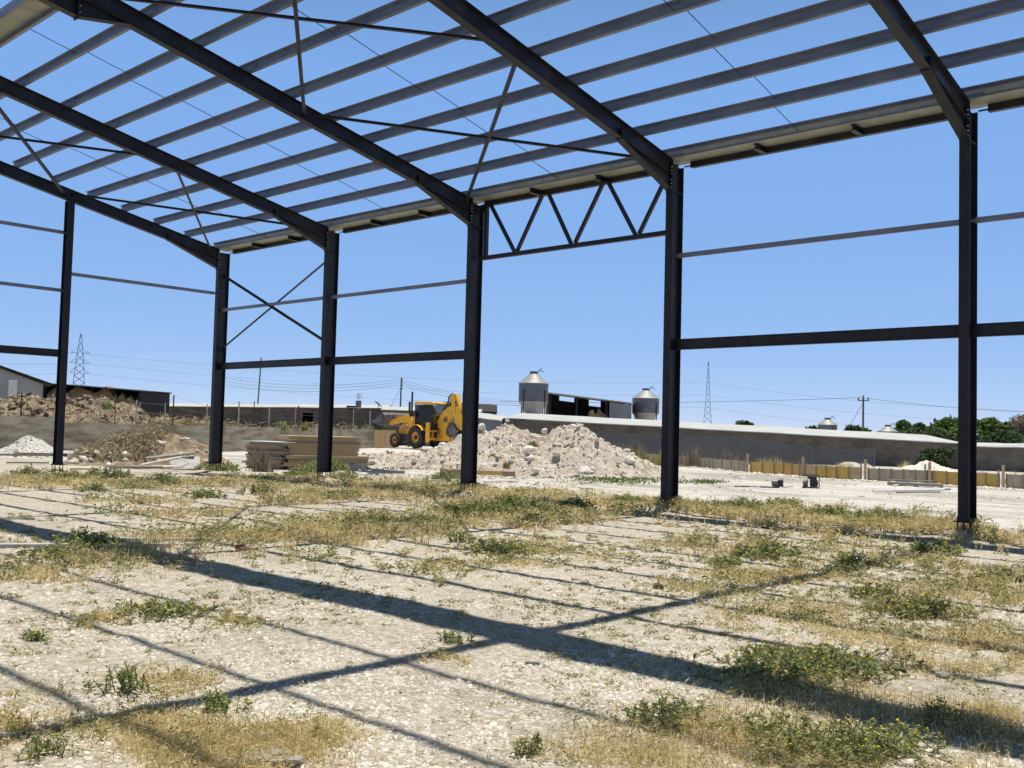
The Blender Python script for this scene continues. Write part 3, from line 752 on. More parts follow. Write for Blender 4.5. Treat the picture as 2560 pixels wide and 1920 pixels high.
# ------------------------------------------------------------------ formwork along the yard edge
FX = [(1560, 62.0), (1720, 52.6), (1870, 46.0), (2030, 41.7), (2300, 38.6), (2620, 35.6)]
def fpoint(px): return gd(px, float(np.interp(px, [a for a, b in FX], [b for a, b in FX])))
fw = thing('formwork', 'low run of yellow and grey shutter boards edging the yard', 'formwork', fpoint(2030))
f0 = np.array(fw.location)
stakes = [1739, 1868, 2007, 2163, 2324, 2508]
bounds = [1560, 1585, 1609, 1633, 1660, 1682, 1704, 1720, 1736] + [1745, 1762, 1783, 1805, 1828, 1848, 1865] + [1877, 1906, 1935, 1959, 1980, 2003] + \
         [2013, 2040, 2065, 2091, 2122, 2156] + [2170, 2198, 2228, 2258, 2288, 2318] + [2334, 2366, 2401, 2435, 2464, 2502] + [2516, 2556, 2600]
ycol = lambda px: 'ply' if (1633 < px < 1660 or 1704 < px < 1740 or 1870 < px < 2004 or 2040 < px < 2125 or 2330 < px < 2505) else ('plygrey' if not 2010 < px < 2160 else 'plyedge')
for a, b in zip(bounds[:-1], bounds[1:]):
    if any(a < s < b and b-a < 16 for s in stakes): continue
    p, q = fpoint(a), fpoint(b)
    d = (q-p); d[2] = 0; L = np.linalg.norm(d); d /= L
    hgt = 0.56 + random.uniform(-0.015, 0.015)
    c = (p+q)/2 - f0; c[2] = hgt/2 - 0.03
    nrm = np.array((-d[1], d[0], 0))
    MB().obox(c, d*(L/2-0.022), nrm*0.012, (0, 0, hgt/2)).build('shutter_board', ycol((a+b)/2), fw)
    s = p - f0; s[2] = 0.27; v, _ = toward(p)
    MB().obox(s + v*0.03, d*0.02, nrm*0.03, (0, 0, 0.29)).build('batten', 'plydark', fw)
for px in stakes:
    p = fpoint(px) - f0; v, r_ = toward(fpoint(px))
    p[2] = 0.42; MB().obox(p + v*0.07, r_*0.055, v*0.05, (0, 0, 0.45)).build('stake', 'plyedge', fw)
    p2 = p + r_*-0.16*(1 if px > 2100 else 0.9); p2[2] = 0.36
    MB().obox(p2 + v*0.05, r_*0.03, v*0.03, (0, 0, 0.42 if px in (2163, 2324) else 0.33)).build('stake', 'oldtimber', fw)
# the shutter at the end of the concrete wall beside the digger
fw2 = thing('formwork', 'three tall yellow shutter boards at the wall end beside the digger', 'formwork', W3)
for k in range(4):
    a, b = gd(935+k*13.5, 75+k*.6, 0)-W3, gd(947.5+k*13.5, 75+(k+.95)*.6, 0)-W3
    a[2] = b[2] = 0.74
    MB().bar(a, b, 0.03, 1.5).build('shutter_board', 'ply' if k % 2 else 'plyedge', fw2)

# ------------------------------------------------------------------ timber stacks, boards, pipes
def stack(px0, px1, D0, D1, depth, zs, z_wob, name, group, labels, mats, z0=0.0):
    a, b = gd(px0, D0), gd(px1, D1)
    d = (b-a); d[2] = 0; L = np.linalg.norm(d); d /= L
    nrm = np.array((-d[1], d[0], 0)); 
    if nrm @ (a-CAM) < 0: nrm = -nrm
    z = z0
    for k, t in enumerate(zs):
        e0, e1 = random.uniform(-z_wob, z_wob), random.uniform(-z_wob*.5, z_wob*.5)
        c = (a+b)/2 + nrm*depth/2 + d*(e0+e1)/2; 
        m = MB(); nb = max(1, int(round(t/0.03)))
        for j in range(nb):                  # each layer is a pack of boards nailed together: ragged edges
            j0, j1 = random.uniform(-.03, .03), random.uniform(-.02, .02)
            m.obox((d*(j0+j1)/2 + nrm*random.uniform(-.012, .012)) + np.array((0, 0, (j+.5)*t/nb)), d*(L/2 + (e1-e0)/2 + (j1-j0)/2), nrm*(depth/2), (0, 0, t/nb/2-0.0025))
        o = m.build(name, mats[k % len(mats)], None, (c[0], c[1], z))
        tag(o, labels[k], 'board pack', group)
        z += t + 0.006
    return a, d, nrm, z
low = ['bottom layer of the lower timber stack behind the second column, half sunk in weeds', 'second layer up in the lower timber stack behind the second column',
       'third layer up in the lower timber stack behind the second column', 'top layer of the lower timber stack, just under the shorter upper boards']
a_, d_, n_, zt = stack(716, 922, 36.6, 38.0, 2.3, [.14, .13, .13, .12], .10, 'board_pack', 'packs of shuttering boards', low, ['plydark', 'plyedge'])
upl = ['lowest layer of the shorter upper stack behind the second column', 'thick yellowish layer, second of the shorter upper stack', 'third layer of the shorter upper stack behind the column',
       'fourth layer of the shorter upper stack behind the column', 'thin fifth layer just under the top of the upper timber stack', 'topmost board layer of the tall timber stack by the second column']
stack(712, 898, 36.9, 38.15, 2.1, [.15, .14, .12, .12, .07, .09], .14, 'board_pack', 'packs of shuttering boards', upl, ['plyedge', 'plyedge', 'plyedge', 'plydark'], zt)
a, b = gd(604, 37.6), gd(704, 36.6)
d = b-a; d[2] = 0; L = np.linalg.norm(d); d /= L; nr = np.array((-d[1], d[0], 0)); nr = nr if nr @ (a-CAM) > 0 else -nr
sb = thing('board_pack', 'dark ragged end stack of shuttering boards left of the tall timber stack', 'board pack', ((a+b)/2)*np.array((1, 1, 0)), 0, 'packs of shuttering boards')
z = -0.03
for k in range(11):
    t = random.choice((.07, .10, .12)); j = random.uniform(-.12, .12)
    MB().obox(d*j + nr*(0.7+random.uniform(-.1, .1)) + np.array((0, 0, z+t/2)), d*(L/2-0.04-random.uniform(0, .12)), nr*0.6, (0, 0, t/2-.004)).build('board', ['plydark', 'oldtimber', 'plydark'][k % 3], sb)
    z += t
o = MB().obox((0, 0, 0), d*(L/2+0.12), nr*0.55, (0, 0, .012)).build('plastic_sheet', 'white', None, (a+b)/2*np.array((1, 1, 0)) + np.array((0, 0, z+.02)) + nr*.7)
tag(o, 'flat white sheet lying on top of the dark ragged board stack', 'sheet')

def pile(name, cat, label, px, D, items, z=None, group=None):
    c = gd(px, D, 0); c[2] = float(gz(c[0], c[1]))
    return c
def loose(name, cat, label, px, py, length, wd, th, ang, m, z=0.02, group=None, tilt=0.0, roll=0.0):
    c = gp(px, py, 0.0); zz = float(gz(c[0], c[1]))
    v, r_ = toward(c); d = r_*math.cos(ang) + v*math.sin(ang); n = np.array((-d[1], d[0], 0))
    d = d + np.array((0, 0, tilt)); d /= np.linalg.norm(d)
    u = np.cross(d, n); u = u if u[2] > 0 else -u
    if roll: u = u + v*roll; u -= d*(u @ d); u /= np.linalg.norm(u); n = np.cross(u, d)
    o = MB().obox((0, 0, 0), d*length/2, n*wd/2, u*th/2).build(name, m, None, (c[0], c[1], zz + z + th/2), bevel=min(th, wd)*0.08)
    return tag(o, label, cat, group)
# boards round the foot of the third column
B3 = 'boards at the foot of the third column'
loose('shutter_sheet', 'board', 'broad pale shutter panel lying behind the third column', 1215, 1181, 2.3, 1.3, .10, 0.05, 'timber', .22, B3)
loose('wooden_box', 'box', 'long brown timber box lying left of the third column foot', 1138, 1196, 1.05, .5, .34, 0.0, 'plydark', .0, B3)
loose('wooden_plank', 'plank', 'long yellow plank on edge right of the third column foot', 1222, 1194, 0.95, .06, .15, 0.0, 'ply', .10, B3)
loose('wooden_plank', 'plank', 'brown plank on edge at the tip of the yellow plank', 1270, 1193, .5, .3, .17, -0.1, 'plydark', .06, B3)
loose('wooden_plank', 'plank', 'white board lying aslant right of the third column foot', 1231, 1208, .55, .14, .03, -0.5, 'timber', .03, B3)
loose('wooden_plank', 'plank', 'long white board lying farthest right of the third column foot', 1268, 1207, .75, .12, .03, -.25, 'timber', .03, B3)
loose('wooden_plank', 'plank', 'pale strip of board in the weeds just left of the third column foot', 1157, 1209, .6, .08, .025, -.3, 'timber', .03, B3)
loose('wooden_plank', 'plank', 'short pale board among weeds well left of the third column', 1093, 1206, .55, .13, .03, 0.1, 'timber', .06, B3)
loose('wooden_plank', 'plank', 'long pale plank in the weeds between the second and third columns', 948, 1217, .95, .10, .05, 0.1, 'timber', .06, B3)
# heap of grey metal frames
fr = thing('metal_frame_pile', 'tangle of pale grey metal frames lying right of the timber stack', 'scrap metal', gd(925, 34.0)*np.array((1, 1, 0)))
v, r_ = toward(np.array(fr.location))
def fl_(x, y, z): return r_*x + v*(y) + np.array((0, 0, z))
for x0, z0, x1, z1, y0, y1 in ((-.72, .42, .45, .08, 0, .1), (-.72, .36, .75, .05, .1, -.2), (-.70, .40, -.55, .0, .05, .1), (-.62, .33, -.5, .0, .2, .25), (-.55, .35, .1, .02, .2, .4), (-.45, .28, .3, .02, .3, .2), (-.68, .16, .1, .10, .2, .25), (-.3, .3, .05, .02, .3, .5), (-.1, .2, .9, .12, -.2, -.3)):
    MB().bar(fl_(x0, y0, z0+.02), fl_(x1, y1, z1+.02), .05, .05).build('tube', 'galv', fr)
loose('wooden_plank', 'plank', 'dark grey boards lying behind the metal frame pile', 970, 1184, 1.2, .35, .10, .0, 'oldtimber', .02)
# scrap boards under the brown heap
SB = 'scrap boards below the brown heap'
for k, (px, py, L, wd, th, an, mm, z_, tl, rl, lab) in enumerate([
    (462, 1174, 1.0, .80, .05, .0, 'conclight', .20, .06, .55, 'white board slab lying flat, farthest right below the brown heap'),
    (425, 1172, 1.7, .20, .06, .25, 'oldtimber', .46, .14, .3, 'upper slanting plank below the brown heap'),
    (402, 1176, 1.4, .18, .05, .35, 'timber', .30, .22, .3, 'pale plank sloping up to the right below the brown heap'),
    (437, 1178, .8, .40, .04, .6, 'conclight', .16, .12, .4, 'broken pale board with pointed end beside the white slab'),
    (385, 1181, 1.2, .16, .06, .1, 'timber', .14, .05, .3, 'lowest pale plank lying below the brown heap'),
    (340, 1183, 1.6, .10, .08, .0, 'oldtimber', .14, .01, .0, 'thin grey pole lying along the weeds below the brown heap'),
    (210, 1184, .8, .14, .06, .05, 'timber', .14, .0, .3, 'pale board in the weeds right of the gable post')]):
    loose('scrap_board', 'board', lab, px, py, L, wd, th, an, mm, z_, SB, tl, rl)
# rods and boards at the far left foot of the gable post
RS = 'bars by the gable post'
for k, (px, py, L, an, lab) in enumerate([(35, 1141, 2.2, .02, 'upper grey bar lying at far left by the gable post'), (40, 1150, 2.6, .03, 'lower grey bar lying at far left by the gable post'),
    (130, 1147, 2.8, .05, 'long dark bar lying in front of the gable post'), (190, 1150, 2.4, -.12, 'dark bar lying slantwise right of the gable post'), (225, 1152, 2.0, -.2, 'short dark bar lying farthest right of the gable post')]):
    loose('steel_bar', 'bar', lab, px, py, L, .08, .08, an, 'rust' if k > 1 else 'oldtimber', .16, RS)
loose('scrap_board', 'board', 'grey board lying under the bars at far left edge', 70, 1160, 1.4, .3, .05, .05, 'oldtimber', .03)
boulder(40, 1134, 40, .2, 'dark lump of broken concrete beside the gravel heap', 71, 'concrete_lump', 'concrete')

# ------------------------------------------------------------------ the yard on the right: generator, pump, pipes
gen = thing('generator', 'small black framed portable generator standing on the bare yard', 'generator', gp(2026, 1219.5))
v, r_ = toward(np.array(gen.location)); gen.rotation_euler.z = math.atan2(r_[1], r_[0]); gzv = float(gz(gen.location[0], gen.location[1])); gen.location.z = gzv
m = MB()
for y in (-.2, .2):
    m.tube([(-.27, y, .02), (.25, y, .02), (.29, y, .08), (.29, y, .38), (.24, y, .44), (-.24, y, .44), (-.27, y, .40), (-.27, y, .02)], .016, 6)
for x, z in ((-.27, .40), (.29, .36), (-.2, .02), (.2, .02)): m.tube([(x, -.2, z), (x, .2, z)], .016, 6)
m.tube([(.02, -.2, .44), (.02, -.2, .02)], .012, 6)
m.build('frame', 'black', gen)
MB().lathe([(.05, -.17), (.13, -.16), (.14, -.02), (.11, .0)], 14, (-.08, 0, .17), 'x').build('alternator', 'greymetal', gen, smooth=False)
MB().box((-.02, -.13, .05), (.22, .13, .30)).build('engine', 'black', gen, bevel=.02)
MB().box((-.10, -.15, .31), (.21, .15, .41)).build('fuel_tank', 'black', gen, bevel=.03)
MB().lathe([(.09, 0), (.10, .03), (.04, .04)], 12, (.22, 0, .18), 'x').build('pull_starter', 'greymetal', gen)
pm = thing('compressor', 'small dark motor pump lying by the bundle of profiles', 'pump', gp(1946, 1216.0))
v, r_ = toward(np.array(pm.location)); pm.rotation_euler.z = math.atan2(r_[1], r_[0])
MB().lathe([(.06, -.2), (.1, -.18), (.11, .0), (.07, .02)], 12, (-.03, 0, .12), 'x').build('motor', 'greymetal', pm)
MB().box((-.01, -.1, .02), (.16, .1, .22)).build('body', 'black', pm, bevel=.015)
MB().box((-.2, -.08, .0), (.17, .08, .03)).build('base', 'black', pm)
MB().tube([(.06, 0, .22), (.08, 0, .27), (.14, 0, .27), (.15, 0, .22)], .012, 6).build('handle', 'black', pm)
YS = 'profiles lying in the yard'
loose('metal_profile', 'profile', 'bluish metal profiles lying left of the small motor pump', 1888, 1217, .85, .25, .03, .12, 'blueish', .01, YS, .02)
loose('metal_profile', 'profile', 'dark metal bar lying under the small motor pump', 1925, 1219, .6, .1, .04, -.1, 'black', .0, YS)
loose('metal_profile', 'profile', 'thin dark rod farthest left of the bluish profiles', 1853, 1217, .5, .05, .03, .0, 'black', .0, YS)
loose('wooden_plank', 'plank', 'pale split plank between the motor pump and the generator', 1970, 1219, .35, .08, .03, .4, 'timber', .02, None, .15)
WPg = 'long lengths lying in the yard'
c = gp(2280, 1226.5)
def lpipe(px0, py0, px1, py1, r, m, label, z):
    a, b = gp(px0, py0, z), gp(px1, py1, z)
    o = MB().tube([a-a, b-a], r, 10).build('pipe', m, None, a, smooth=False); tag(o, label, 'pipe', WPg)
lpipe(2183, 1227.5, 2360, 1224.5, .035, 'white', 'long white pipe lying nearest in the right of the yard', .07)
lpipe(2190, 1226.5, 2376, 1223.5, .028, 'galv', 'thin pale pipe lying behind the long white pipe in the yard', .06)
lpipe(2240, 1231, 2350, 1229.5, .02, 'oldtimber', 'short dark rod under the long white pipe', .03)
loose('wooden_plank', 'plank', 'weathered long plank stack lying behind the white pipe', 2288, 1216, 1.9, .5, .10, .05, 'oldtimber', .02, WPg)
loose('wooden_plank', 'plank', 'weathered grey plank on top of the plank stack in the yard', 2275, 1213, 1.6, .25, .05, .0, 'oldtimber', .13, WPg)

# ------------------------------------------------------------------ farm buildings
def shed(name, label, e0, e1, z_e0, z_e1, depth, rise, zg, roofm, wallm, overhang=.35, openings=(), cat='farm building', hip=False, thick=.06):
    """A long low house: e0-e1 are the ends of the eave on the side seen; rises over `depth` to a ridge behind."""
    e0, e1 = np.array(e0), np.array(e1)
    t = thing(name, label, cat, (e0[0], e0[1], zg))
    d = e1-e0; d[2] = 0; L = np.linalg.norm(d); d /= L
    n = np.array((-d[1], d[0], 0)); n = n if n @ (e0-CAM) > 0 else -n
    def P(s, q, z): return d*s*L + n*q + np.array((0, 0, z-zg))
    def ze(s): return z_e0*(1-s)+z_e1*s
    m = MB(); segs = 14
    ss = np.linspace(-0.01, 1.01, segs)
    inset = (lambda s: min(max(0.0, (s-.965)/.045), 1.0)) if hip else (lambda s: 0)
    prof = []
    for s in ss:
        w_ = 0.018*math.sin(s*23)+.012*math.sin(s*51+1)
        r_ = rise*(1-0.96*inset(s))
        prof.append([P(s, -overhang, ze(s)+w_*.5), P(s, depth, ze(s)+r_+w_), P(s, 2*depth+overhang, ze(s)+w_*.5)])
    vs = []; fs = []
    for p in prof: vs += p
    k = len(vs)
    vs += [q - np.array((0, 0, thick)) for q in vs]
    for i in range(segs-1):
        for j in range(2):
            a = i*3+j; fs.append((a, a+1, a+4, a+3)); fs.append((k+a, k+a+3, k+a+4, k+a+1))
        fs.append((i*3, i*3+3, k+i*3+3, k+i*3)); fs.append((i*3+2, k+i*3+2, k+i*3+5, i*3+5))
    for i in (0, segs-1): fs += [(i*3, k+i*3, k+i*3+1, i*3+1), (i*3+1, k+i*3+1, k+i*3+2, i*3+2)]
    m.add(vs, fs); m.build('roof', roofm, t)
    cuts = sorted(openings)
    m = MB(); s0 = 0.0
    def wseg(a, b, z0f, z1f):
        A, B = P(a, 0, 0), P(b, 0, 0)
        q = [P(a, 0, z0f(a)), P(b, 0, z0f(b)), P(b, 0, z1f(b)), P(a, 0, z1f(a))]
        m.add(q + [p + n*.2 for p in q], [(0, 1, 2, 3), (7, 6, 5, 4), (0, 4, 5, 1), (1, 5, 6, 2), (2, 6, 7, 3), (3, 7, 4, 0)])
    for (a, b, z0, z1) in cuts:
        wseg(s0, a, lambda s: zg-.3, lambda s: ze(s)-.03); wseg(a, b, lambda s: zg+z1, lambda s: ze(s)-.03)
        if z0 > 0: wseg(a, b, lambda s: zg-.3, lambda s: zg+z0)
        s0 = b
    wseg(s0, 1.0, lambda s: zg-.3, lambda s: ze(s)-.03)
    for s in (0, 1):                          # gable ends and rear wall
        q = [P(s, .2, zg-.3), P(s, .2, ze(s)-.05), P(s, depth, ze(s)+(rise-.07 if not (hip and s) else 0)), P(s, 2*depth, ze(s)-.05), P(s, 2*depth, zg-.3)]
        dd = d*(.2 if s == 0 else -.2)
        m.add(q + [p + dd for p in q], [(0, 1, 2, 3, 4), (9, 8, 7, 6, 5), (0, 5, 6, 1), (1, 6, 7, 2), (2, 7, 8, 3), (3, 8, 9, 4)])
    q = [P(0.01, 2*depth, zg-.3), P(.99, 2*depth, zg-.3), P(.99, 2*depth, ze(1)-.06), P(.01, 2*depth, ze(0)-.06)]
    m.add(q + [p - n*.15 for p in q], [(0, 1, 2, 3), (7, 6, 5, 4)])
    m.build('wall', wallm, t)
    return t, P
# long house behind the rubble
E0, E1 = at(1274, 1045, 72), at(2415, 1108.6, 62)
shed('poultry_house', 'long block-built poultry house with white sheet roof behind the rubble and formwork', E0, E1, E0[2], E1[2], 3.6, .44, 0.0, 'roof', 'block', hip=True)
E0, E1 = at(2425, 1115, 60), at(2760, 1122, 56)
shed('poultry_house', 'lower block house with thin white roof at the right edge past the last column', E0, E1, E0[2], E1[2], 3.0, .22, 0.0, 'roof', 'block')
# white roofs in the middle distance
E0, E1 = at(372, 1015, 104), at(960, 1020, 104)
t, P = shed('farm_building', 'long pale roofed block house behind the concrete wall and fence', E0, E1, E0[2], E1[2], 4.0, .42, TZ, 'roof', 'block', openings=((.655, .70, 0, 1.7),))
E0, E1 = at(955, 1024, 96), at(1200, 1031, 96)
shed('farm_building', 'pale roofed shed seen between the digger arm and the concrete wall', E0, E1, E0[2], E1[2], 3.5, .40, .4, 'roof', 'block')
E0, E1 = at(1120, 1034, 86), at(1272, 1053, 80)
shed('farm_building', 'small white roofed lean-to between the third column and the poultry house', E0, E1, E0[2], E1[2], 2.2, .28, .2, 'roof', 'greysheet')
E0, E1 = at(1105, 1022, 112), at(1240, 1030, 112)
shed('farm_building', 'dark gabled roof far behind the third column', E0, E1, E0[2], E1[2], 3.0, .9, .2, 'darkshed', 'darkshed')
# post and rail beside the poultry house end
g = thing('gate_frame', 'dark steel post with a rail at the near end of the poultry house', 'gate frame', gd(1257, 71))
gl = np.array(g.location)
MB().box((-.08, -.08, 0), (.08, .08, 2.55)).build('post', 'black', g)
q = gd(1310, 71)-gl
MB().bar((0, 0, 2.45), (q[0], q[1], 2.50), .07, .07).build('rail', 'black', g)
MB().bar((q[0]*.55, q[1]*.55, 2.0), (q[0]*.55, q[1]*.55, 2.46), .06, .06).build('post', 'black', g)
# shade net hung in front of the long house
pts = [(1430, 1080), (1560, 1084), (1700, 1087), (1797, 1088.5), (1875, 1098), (1953, 1108.5), (2030, 1118.5), (2128, 1122.5), (2186, 1120)]
V = []; F = []
for k, (px, py) in enumerate(pts):
    D = np.interp(px, [1430, 2186], [63.5, 57.5])
    tp = at(px, py, D); b = tp.copy(); b[2] = 0.0
    mid_ = (tp+b)/2 + toward(tp)[0]*(.12*math.sin(k*2.1))
    V += [tp, mid_, b]
F = [(3*i+j, 3*i+j+1, 3*i+j+4, 3*i+j+3) for i in range(len(pts)-1) for j in range(2)]
nb_ = thing('shade_net', 'sagging grey shade net hung in front of the long poultry house wall', 'net', V[0]*np.array((1, 1, 0)))
MB().add([p - np.array(nb_.location) for p in V], F).build('net', 'net', nb_)
for k in (0, 2, 4, 6, 8):
    p = V[3*k] - np.array(nb_.location); MB().tube([(p[0], p[1], 0), (p[0], p[1], p[2]+.05)], .03, 6).build('post', 'greymetal', nb_)

# barns with open fronts
def barn(name, label, pl, pr, zl, zr, zg, depth, posts, gaps, hay, panel, roofm='roof'):
    pl, pr = np.array(pl), np.array(pr)
    t = thing(name, label, 'barn', (pl[0], pl[1], zg))
    d = pr-pl; d[2] = 0; L = np.linalg.norm(d); d /= L
    n = np.array((-d[1], d[0], 0)); n = n if n @ (pl-CAM) > 0 else -n
    def P(s, q, z): return d*s*L + n*q + np.array((0, 0, z-zg))
    def zt(s): return zl*(1-s)+zr*s
    q = [P(-.015, -.5, zt(-.015)), P(1.015, -.5, zt(1.015)), P(1.015, depth+.3, zt(1.015)+.15), P(-.015, depth+.3, zt(-.015)+.15)]
    MB().add(q + [p - np.array((0, 0, .09)) for p in q], [(0, 1, 2, 3), (7, 6, 5, 4), (0, 4, 5, 1), (1, 5, 6, 2), (2, 6, 7, 3), (3, 7, 4, 0)]).build('roof', roofm, t)
    m = MB(); s0 = 0.0
    def seg(a, b, f): 
        q = [P(a, depth, zg-.3), P(b, depth, zg-.3), P(b, depth, f(b)), P(a, depth, f(a))]
        m.add(q + [p + n*.06 for p in q], [(0, 1, 2, 3), (7, 6, 5, 4), (0, 4, 5, 1), (1, 5, 6, 2), (2, 6, 7, 3), (3, 7, 4, 0)])
    for a, b, g_ in gaps:
        seg(s0, a, lambda s: zt(s)+.05); seg(a, b, lambda s: zt(s)-g_); s0 = b
    seg(s0, 1, lambda s: zt(s)+.05)
    for s in (0.0, 1.0):
        q = [P(s, 0, zg-.3), P(s, depth, zg-.3), P(s, depth, zt(s)), P(s, 0, zt(s)-.1)]
        dd = d*(.05 if s == 0 else -.05)
        m.add(q + [p + dd for p in q], [(0, 1, 2, 3), (7, 6, 5, 4), (0, 4, 5, 1), (1, 5, 6, 2), (2, 6, 7, 3), (3, 7, 4, 0)])
    m.build('wall', 'darkshed', t)
    for s in posts: MB().bar(P(s, .05, zg-.2), P(s, .05, zt(s)-.09), .12, .12, (1, 0, 0)).build('post', 'black', t)
    for a, b, z1, dq in hay:
        mm = MB(); k = 7
        tops = [P(a+(b-a)*i/k, dq, z1 + .35*math.sin(i*2.3+a*9) - (.5 if i in (0, k) else 0)) for i in range(k+1)]
        bots = [P(a+(b-a)*i/k, dq-.5, zg) for i in range(k+1)]
        bk = [p + n*1.6 for p in tops]
        o_ = len(tops)
        mm.add(bots + tops + bk, [(i, i+1, o_+i+1, o_+i) for i in range(k)] + [(o_+i, o_+i+1, 2*o_+i+1, 2*o_+i) for i in range(k)])
        mm.build('straw_stack', 'hay', t)
    for a, b, f0, f1 in panel:
        q = [P(a, 0, zg-.2), P(b, 0, zg-.2), P(b, 0, zt(b)-f1), P(a, 0, zt(a)-f0)]
        MB().add(q + [p + n*.05 for p in q], [(0, 1, 2, 3), (7, 6, 5, 4), (0, 4, 5, 1), (1, 5, 6, 2), (2, 6, 7, 3), (3, 7, 4, 0)]).build('side_sheet', 'greysheet', t)
    return t
A, Bq = at(1372, 981, 92), at(1579, 1007, 92)
barn('open_barn', 'dark open fronted straw barn with sloping white roof between the two big silos', A, Bq, A[2], Bq[2], 0.3, 6, (.02, .34, .70), ((.17, .36, .40), (.55, .70, .55)), ((.05, .50, 2.5, 1.5), (.48, .73, 3.7, 1.0)), ((.735, .995, .18, .22),))
A, Bq = at(106, 957, 82), at(352, 977, 82)
barn('open_barn', 'dark open barn with straw inside beyond the fence on the left', A, Bq, A[2], Bq[2], TZ, 7, (.01, .5, .98), (), ((.02, .72, 4.2, .5), (.6, .9, 3.7, .9)), (), 'darkshed')
q0 = at(286, 1003, 76); q1 = at(352, 1004, 76)
tag(MB().bar(q0*np.array((1, 1, 0))+np.array((0, 0, (TZ+q0[2])/2)), q1*np.array((1, 1, 0))+np.array((0, 0, (TZ+q0[2])/2)), .2, q0[2]-TZ).build('block_wall', 'block'), 'short grey block wall in front of the open barn on the left', 'wall')
q0 = at(351, 995, 95); q1 = at(388, 995, 95)
ct = thing('water_tank', 'pale blue box tank beside the dark open barn', 'tank', q0*np.array((1, 1, 0)) + np.array((0, 0, TZ)))
v, r_ = toward(q0)
MB().obox(r_*.72 - v*.5 + np.array((0, 0, 2.45)), r_*.70, v*.6, (0, 0, .33)).build('body', 'blueish', ct, bevel=.04)
MB().obox(r_*.72 - v*.5 + np.array((0, 0, 2.8)), r_*.73, v*.63, (0, 0, .02)).build('lid', 'white', ct)
MB().obox(r_*.72 - v*.5 + np.array((0, 0, 1.05)), r_*.6, v*.5, (0, 0, 1.05)).build('stand', 'darkshed', ct)
# grey gabled building at the far left
A, Bq = at(-150, 860, 68), at(108, 955, 72)
t = thing('barn', 'grey rendered barn gable with a sloping dark roof edge at the far left', 'barn', (A[0], A[1], TZ))
d = Bq-A; d[2] = 0; L = np.linalg.norm(d); d /= L; n = np.array((-d[1], d[0], 0)); n = n if n @ (A-CAM) > 0 else -n
q = [np.array((0, 0, -.3)), d*L+np.array((0, 0, -.3)), d*L+np.array((0, 0, Bq[2]-TZ-.15)), np.array((0, 0, A[2]-TZ-.15))]
MB().add(q + [p+n*14 for p in q], [(0, 1, 2, 3), (7, 6, 5, 4), (0, 4, 5, 1), (1, 5, 6, 2), (2, 6, 7, 3), (3, 7, 4, 0)]).build('wall', mat('grey_render', (.30, .31, .32), (.50, .50, .49), .5, .9, stretch=(1, 1, .4)), t)
MB().bar(np.array((0, 0, A[2]-TZ-.06)) - d*.2 + n*6.8, d*(L+.6) + np.array((0, 0, Bq[2]-TZ-.2)) + n*6.8, 14.6, .14).build('roof', 'darkshed', t)
MB().obox(d*L*.70 - n*.02 + np.array((0, 0, 1.5)), d*.28, n*.02, (0, 0, 1.6)).build('door_panel', 'white', t)

# ------------------------------------------------------------------ silos
def silo(px, D, r, zt_, zs, zb, zh, label, hatch=True):
    p = gd(px, D)
    t = thing('feed_silo', label, 'silo', p, rng.random())
    MB().lathe([(r, zb), (r, zs)], 28).build('drum', 'silo', t, smooth=False)
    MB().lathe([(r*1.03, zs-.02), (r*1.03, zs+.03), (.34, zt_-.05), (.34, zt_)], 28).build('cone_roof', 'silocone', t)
    MB().lathe([(.36, zt_), (.38, zt_+.10), (.25, zt_+.13)], 18).build('lid', 'black', t)
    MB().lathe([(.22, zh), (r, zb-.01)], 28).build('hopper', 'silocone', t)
    for k in range(4):
        a = k*math.pi/2+.6
        MB().tube([(r*1.03*math.cos(a), r*1.03*math.sin(a), 0), (r*1.03*math.cos(a), r*1.03*math.sin(a), zb+1.0)], .055, 6).build('leg', 'rust', t)
    m = MB()
    m.tube([(.3, 0, zt_), (.75, .1, zt_+.42)], .03, 5); m.tube([(.35, -.1, zt_+.30), (1.0, .1, zt_+.05)], .025, 5)
    m.build('hatch_lever', 'black', t)
    return t
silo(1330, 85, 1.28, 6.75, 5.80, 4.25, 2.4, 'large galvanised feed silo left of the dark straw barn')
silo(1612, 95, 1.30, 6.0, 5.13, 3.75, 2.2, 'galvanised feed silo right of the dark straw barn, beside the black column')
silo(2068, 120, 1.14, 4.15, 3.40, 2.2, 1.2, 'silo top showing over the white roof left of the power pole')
silo(2219, 118, 1.15, 3.45, 2.75, 1.8, .9, 'pale silo cone just over the roof beside the green trees')

